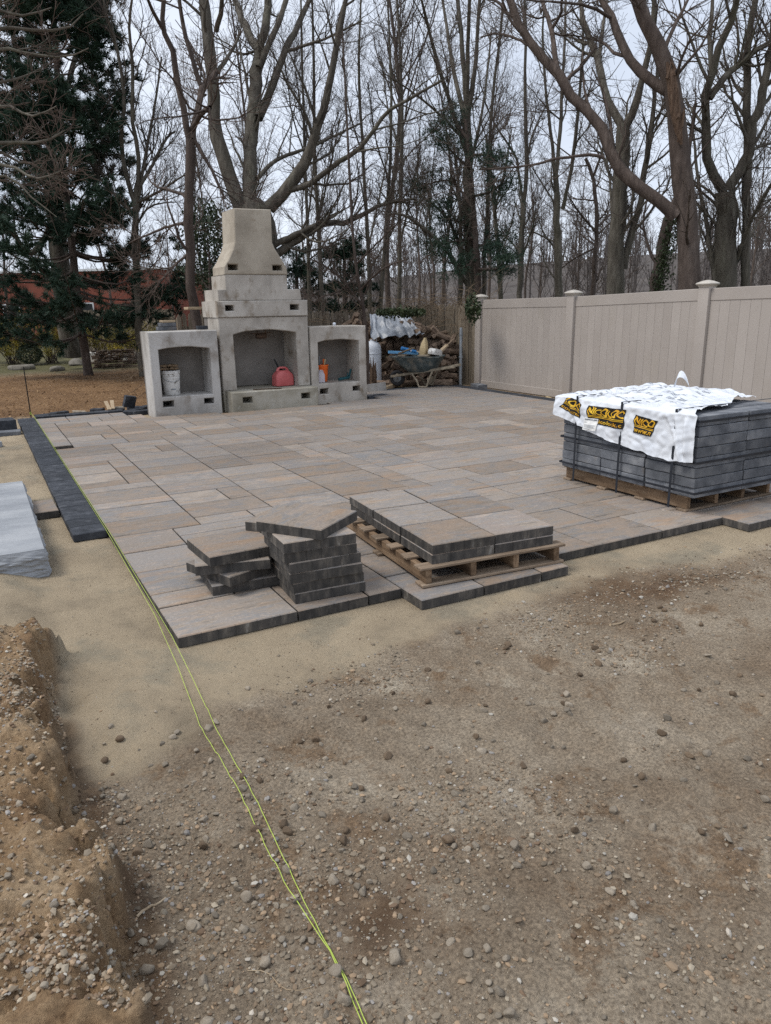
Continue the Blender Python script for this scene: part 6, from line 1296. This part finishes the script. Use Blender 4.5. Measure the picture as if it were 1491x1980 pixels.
# ragged evergreen among the bare stems: clumps of dark leaves on long side branches
def clump_tree(name, label, D, trunk_px, w, limbs, seed, leaf='leaf_dark', size=0.05, per=55, crad=0.28, cat='tree', base_z=None):
    rng = np.random.default_rng(seed); sc = D/FPX/0.97; P = [at_depth(u, v, D) for u, v in trunk_px]; b0 = P[0].copy(); b0[2] = GZ-0.1
    p_, r_ = resample([b0]+P, [w/2*sc]+list(np.linspace(w/2*sc, w/6*sc, len(P))), 14); LP, LR, C_ = [p_], [r_], []
    for px in limbs:
        en = rng.uniform(-1.3, 1.3); n = len(px); q = [at_depth(u, v, D+en*k/(n-1)) for k, (u, v) in enumerate(px)]; a, r = resample(q, np.linspace(w/5*sc, w/14*sc, n), 14); LP.append(a); LR.append(r)
        for k in range(4, 14): C_.append(a[k]+rng.normal(0, 0.12, 3)+np.array([0, 0, 0.05]))
    C_ = np.array(C_); A = sprout(np.array(LP[1:]), np.array(LR[1:]), 8, rng, (0.5, 1.1), (0.3, 0.8), 5, 0.1, 0.15, 0.6, 0.01, 0.3); C_ = np.concatenate([C_, A[0][:, -1], A[0][:, 3]])
    T_ = empty(name, (float(b0[0]), float(b0[1]), GZ), 0, label, cat); bb_ = np.array(T_.location)
    V, F = tubes([(np.array(LP), np.array(LR), 8), (A[0], A[1], 4)]); link('trunk', mesh_arrays('trunk', V-bb_, F), MT['bark_brown'], T_)
    cc = np.repeat(C_, per, 0)+rng.normal(0, 1, (len(C_)*per, 3))*np.array([crad, crad, crad*0.55])*rng.uniform(0.3, 1, (len(C_)*per, 1)); V, F = leaves(cc, size, rng) if leaf != 'needle' else needles(cc, nrmz(rng.normal(0, 1, cc.shape)+np.array([0, 0, 0.3])), 5, 0.10, 0.006, rng)
    link('crown', mesh_arrays('crown', V-bb_, [F], False), MT[leaf], T_); return T_
clump_tree('evergreen_tree', 'ragged dark evergreen with clumps of foliage among the bare stems', 18, [(925, 590), (922, 500), (915, 400), (908, 300), (900, 230)], 14,
           [[(912, 400), (870, 350), (800, 365)], [(915, 330), (880, 300), (850, 260)], [(915, 460), (860, 470), (820, 470)], [(918, 480), (950, 470), (975, 490)], [(914, 380), (950, 370), (975, 350)], [(905, 270), (885, 240), (878, 215)], [(918, 500), (900, 515), (860, 505)], [(908, 300), (940, 300), (955, 310)], [(915, 420), (890, 430), (860, 400)], [(920, 520), (960, 520), (978, 500)]], 41, leaf='needle', per=22, crad=0.2, size=0.045)
clump_tree('holly_tree', 'small glossy holly beside the slim dark tree', 16, [(408, 600), (406, 540), (404, 480)], 7, [[(406, 560), (390, 540), (384, 520)], [(405, 520), (420, 490), (425, 455)], [(404, 490), (400, 450), (408, 420)], [(406, 545), (420, 540), (428, 520)], [(405, 500), (392, 470), (388, 450)]], 42, per=26, crad=0.2, size=0.04)
# ivy on the leaning trunk, vines over the picket fence
rng = np.random.default_rng(43); pv = np.array([at_depth(u, v, 14.6-0.18) for u, v in ((1276, 560), (1280, 530), (1286, 500), (1296, 470), (1304, 440))]); C_ = np.repeat(pv, 220, 0)+rng.normal(0, 1, (1100, 3))*np.array([0.09, 0.07, 0.14]); V, F = leaves(C_, 0.032, rng)
iv_t = [o for o in COL.objects if o.name == 'ivy_tree'][0]; link('ivy', mesh_arrays('ivy', V-np.array(iv_t.location), [F], False), MT['leaf_ivy'], iv_t)
def vine(u0, u1, v, D, n, sz, label, mat='leaf_ivy', hv=14):
    c0 = at_depth((u0+u1)/2, v, D); U = rng.uniform(u0, u1, n); Vv = v+rng.normal(0, hv, n)*np.clip(1-np.abs((U-(u0+u1)/2)/(u1-u0))**2*2.5, 0.2, 1); C_ = np.array([at_depth(a, b_, D+rng.normal(0, 0.15)) for a, b_ in zip(U, Vv)])
    V, F = leaves(C_, sz, rng); o = link('vine', mesh_arrays('vine', V-c0, [F], False), MT[mat], None, c0); tag(o, label, 'vine')
PF = 16.0
vine(728, 822, 604, PF, 1300, 0.04, 'green vine heaped over the old picket fence behind the woodpile', hv=5); vine(900, 930, 598, 15.0, 500, 0.04, 'green vine hanging on the board fence by the first vinyl post')
# brambles along the old fences
rng = np.random.default_rng(45)
def canes(name, N_, pfun, L_, label, mat='cane', r=0.006, up=(0.3, 1.0), K=9, group=None):
    p = pfun(N_); d = nrmz(np.stack([rng.normal(0, 1, N_), rng.normal(0, 1, N_), rng.uniform(up[0], up[1], N_)*1.5], 1)); l_ = rng.uniform(L_[0], L_[1], N_); P = np.zeros((N_, K, 3)); P[:, 0] = p; cur = p.copy()
    for j in range(1, K): d = nrmz(d+rng.normal(0, 0.13, (N_, 3))+np.array([0, 0, -0.16])); cur = cur+d*(l_/(K-1))[:, None]; cur[:, 2] = np.maximum(cur[:, 2], GZ+0.02); P[:, j] = cur
    R = np.full((N_, K), r)*np.linspace(1.1, 0.35, K)[None]; S = sprout(P, R, 3, rng, (0.5, 1.1), (0.15, 0.5), 4, 0.0, 0.2, 0.6, 0.004, 0.2); V, F = tubes([(P, R, 4), (S[0], S[1], 3)]); c0 = p.mean(0)
    o = link(name, mesh_arrays(name, V-c0, F), MT[mat], None, c0); tag(o, label, 'brambles', kind='stuff')
canes('brambles', 620, lambda n: np.stack([rng.uniform(4.0, 8.9, n), rng.uniform(12.9, 14.6, n), rng.uniform(GZ, 1.0, n)], 1), (1.0, 2.6), 'tan thicket of brambles behind the old picket fence')
canes('brambles', 170, lambda n: np.stack([rng.uniform(8.5, 9.2, n), rng.uniform(9.7, 12.8, n), rng.uniform(0.9, 1.7, n)], 1), (0.7, 1.7), 'dry brambles hanging over the board fence beside the vinyl post', r=0.005)
canes('underbrush', 480, lambda n: (lambda u, D: np.array([at_depth(a, 600, b_)*np.array([1, 1, 0]) for a, b_ in zip(u, D)]))(rng.uniform(560, 1700, n), rng.uniform(18, 40, n)), (1.4, 3.4), 'dry brown underbrush on the woodland floor behind the fences', 'twig_red', 0.009, (0.9, 2.0))
canes('underbrush', 160, lambda n: (lambda u, D: np.array([at_depth(a, 600, b_)*np.array([1, 1, 0]) for a, b_ in zip(u, D)]))(rng.uniform(320, 520, n), rng.uniform(15, 24, n)), (1.2, 2.6), 'bare brush behind the left concrete box', 'twig', 0.008, (0.9, 2.0))
# forsythia, clipped shrub, boulders, stacked wood, old grey fence and brick building on the left
def forsythia(u, v, h, w, seed, label, D=None, dens=1.0):
    rng2 = np.random.default_rng(seed); b0 = onz(u, v, GZ) if D is None else at_depth(u, v, D); b0[2] = GZ; N_ = 34; K = 8; d = nrmz(np.stack([rng2.normal(0, 0.35*w, N_), rng2.normal(0, 0.35*w, N_), np.ones(N_)], 1)); P = np.zeros((N_, K, 3)); cur = np.repeat(b0[None], N_, 0)+rng2.normal(0, 0.12, (N_, 3))*np.array([1, 1, 0]); P[:, 0] = cur; l_ = h*rng2.uniform(0.7, 1.25, N_)
    for j in range(1, K): d = nrmz(d+rng2.normal(0, 0.08, (N_, 3))+np.concatenate([d[:, :2]*0.10, -0.07*np.ones((N_, 1))], 1)); cur = cur+d*(l_/(K-1))[:, None]; P[:, j] = cur
    R = np.full((N_, K), 0.011)*np.linspace(1, 0.3, K)[None]; S = sprout(P, R, 9, rng2, (0.3, 0.9), (0.25, 0.7), 4, 0.08, 0.15, 0.6, 0.005, 0.3); T_ = empty('forsythia_bush', tuple(b0), 0, label, 'bush'); V, F = tubes([(P, R, 5), (S[0], S[1], 3)]); link('stems', mesh_arrays('stems', V-b0, F), MT['twig'], T_)
    c1, _ = on_lines(S[0], int(26*dens), rng2, 0.1); c2, _ = on_lines(P, int(20*dens), rng2, 0.5); C_ = np.concatenate([c1, c2])+rng2.normal(0, 0.04, (len(c1)+len(c2), 3)); V, F = leaves(C_, 0.026, rng2); link('blossom', mesh_arrays('blossom', V-b0, [F], False), MT['blossom'], T_)
forsythia(25, 704, 1.55, 1.0, 51, 'yellow forsythia bush at the far left beyond the lawn'); forsythia(100, 703, 1.7, 1.1, 52, 'yellow forsythia bush left of the pine trunk'); forsythia(262, 702, 1.6, 0.95, 53, 'yellow forsythia bush between pine and concrete box', dens=0.8); forsythia(195, 700, 1.3, 0.8, 54, 'thin forsythia bush before the grey board fence', dens=0.35)
forsythia(-70, 704, 1.6, 1.0, 56, 'forsythia bush beyond the lawn outside the row end')
rng = np.random.default_rng(57); b0 = onz(60, 706, GZ); C_ = rng.normal(0, 1, (3600, 3)); C_ = nrmz(C_)*(rng.uniform(0.55, 1, (3600, 1))**0.5)*np.array([0.42, 0.42, 0.33])+np.array([0, 0, 0.36]); V, F = leaves(C_, 0.024, rng)
sb_ = empty('round_shrub', tuple(b0), 0, 'small clipped dark green shrub at the lawn edge', 'shrub'); link('foliage', mesh_arrays('foliage', V, [F], False), MT['leaf_dark'], sb_); MB().tube([(0, 0, -0.05), (0.01, 0, 0.2), (0, 0.01, 0.4)], [0.03, 0.025, 0.01], 6).build('stem', MT['twig'], sb_)
for k, (u, v, r, lab) in enumerate(((45, 714, 0.30, 'pale flat boulder at the lawn edge before the round shrub'), (150, 706, 0.34, 'rounded boulder left of the pine trunk'), (182, 703, 0.26, 'low boulder just right of the pine trunk'), (110, 717, 0.22, 'low flat stone at the edge of the mulch'))):
    p = onz(u, v, GZ); me = stone_mesh(400+k, 0.5, 0.2); me.materials.append(MT['boulder']); o = link('boulder', me, None, None, (p[0], p[1], GZ+r*0.18), (0, 0, k*1.3)); o.scale = (r*1.3, r, r); tag(o, lab, 'boulder')
ws = empty('stacked_wood', tuple(onz(221, 711, GZ)), 0.05, 'low round stack of split wood on the lawn behind the pine', 'wood stack'); rq = random.Random(4)
LM2 = LM[:3]
for lay in range(8):
    for k in range(9):
        o = link('split_log', rq.choice(LM2), None, ws, (-0.52+0.13*k+rq.gauss(0, 0.02), rq.gauss(0, 0.06)-0.1, 0.04+lay*0.068), (rq.uniform(0, 6), 0, rq.gauss(0.3, 0.5))); o.scale = (0.6, 0.55, 0.45)
pA, pB = at_depth(140, 690, 33), at_depth(345, 690, 30)
board_fence(tuple(pA[:2]), tuple(pB[:2]), 1.75, 'old grey board fence behind the forsythia', 0.14, False, 0.006, True, 'old_wood', 1)
# brick building
q0 = at_depth(318, 600, 47); q1 = at_depth(-260, 600, 47+3); d = nrmz((q1-q0)*np.array([1, 1, 0])); nb = np.array([-d[1], d[0], 0]); nb = nb if nb@FH > 0 else -nb
bl = empty('brick_building', (float(q0[0]), float(q0[1]), -0.3), math.atan2(d[1], d[0]), 'long low red brick building behind the pine', 'building'); sgn = 1.0 if (-d[1]*nb[0]+d[0]*nb[1]) > 0 else -1.0
Lb = 21.0; ht = 4.35
def ybox(mb, x0, x1, y0, y1, z0, z1): a_, b_ = sorted((sgn*y0, sgn*y1)); return mb.box((x0, a_, z0), (x1, b_, z1))
ybox(MB(), 0, Lb, 0, 12, 0, ht).build('wall', MT['brick_red'], bl)
ybox(MB(), -0.12, Lb+0.12, -0.12, 12.1, ht+0.002, ht+0.14).build('roof_edge', MT['white_paint'], bl)
for k, (x0, x1, z0, z1) in enumerate(((9.6, 10.8, 1.2, 2.5), (14.0, 15.2, 1.2, 2.5), (17.2, 18.4, 1.2, 2.5), (4.6, 5.8, 1.2, 2.5))):
    w_ = ybox(MB(), x0, x1, -0.06, 0.02, z0, z1).build('window_frame', MT['white_paint'], bl); ybox(MB(), x0+0.08, x1-0.08, -0.075, -0.062, z0+0.08, z1-0.08).build('pane', MT['black'], w_)
MB().lathe([(0.001, 0), (0.14, 0.0), (0.13, 0.1), (0.07, 0.16), (0.001, 0.17)], (13.2, -sgn*0.06, 3.25), 14).build('wall_lamp', MT['white_paint'], bl, smooth=True)
# low white wall of the driveway behind the lawn
p0, p1 = at_depth(170, 686, 27.5), at_depth(300, 690, 26.5)
tag(MB().bar((0, 0, 0.15), tuple(np.array([p1[0]-p0[0], p1[1]-p0[1], 0.15])), 0.2, 0.34).build('low_wall', MT['conc_grey'], None, bevel=0.02, loc=(p0[0], p0[1], GZ-0.05)), 'low pale kerb wall beyond the lawn before the grey fence', 'wall')
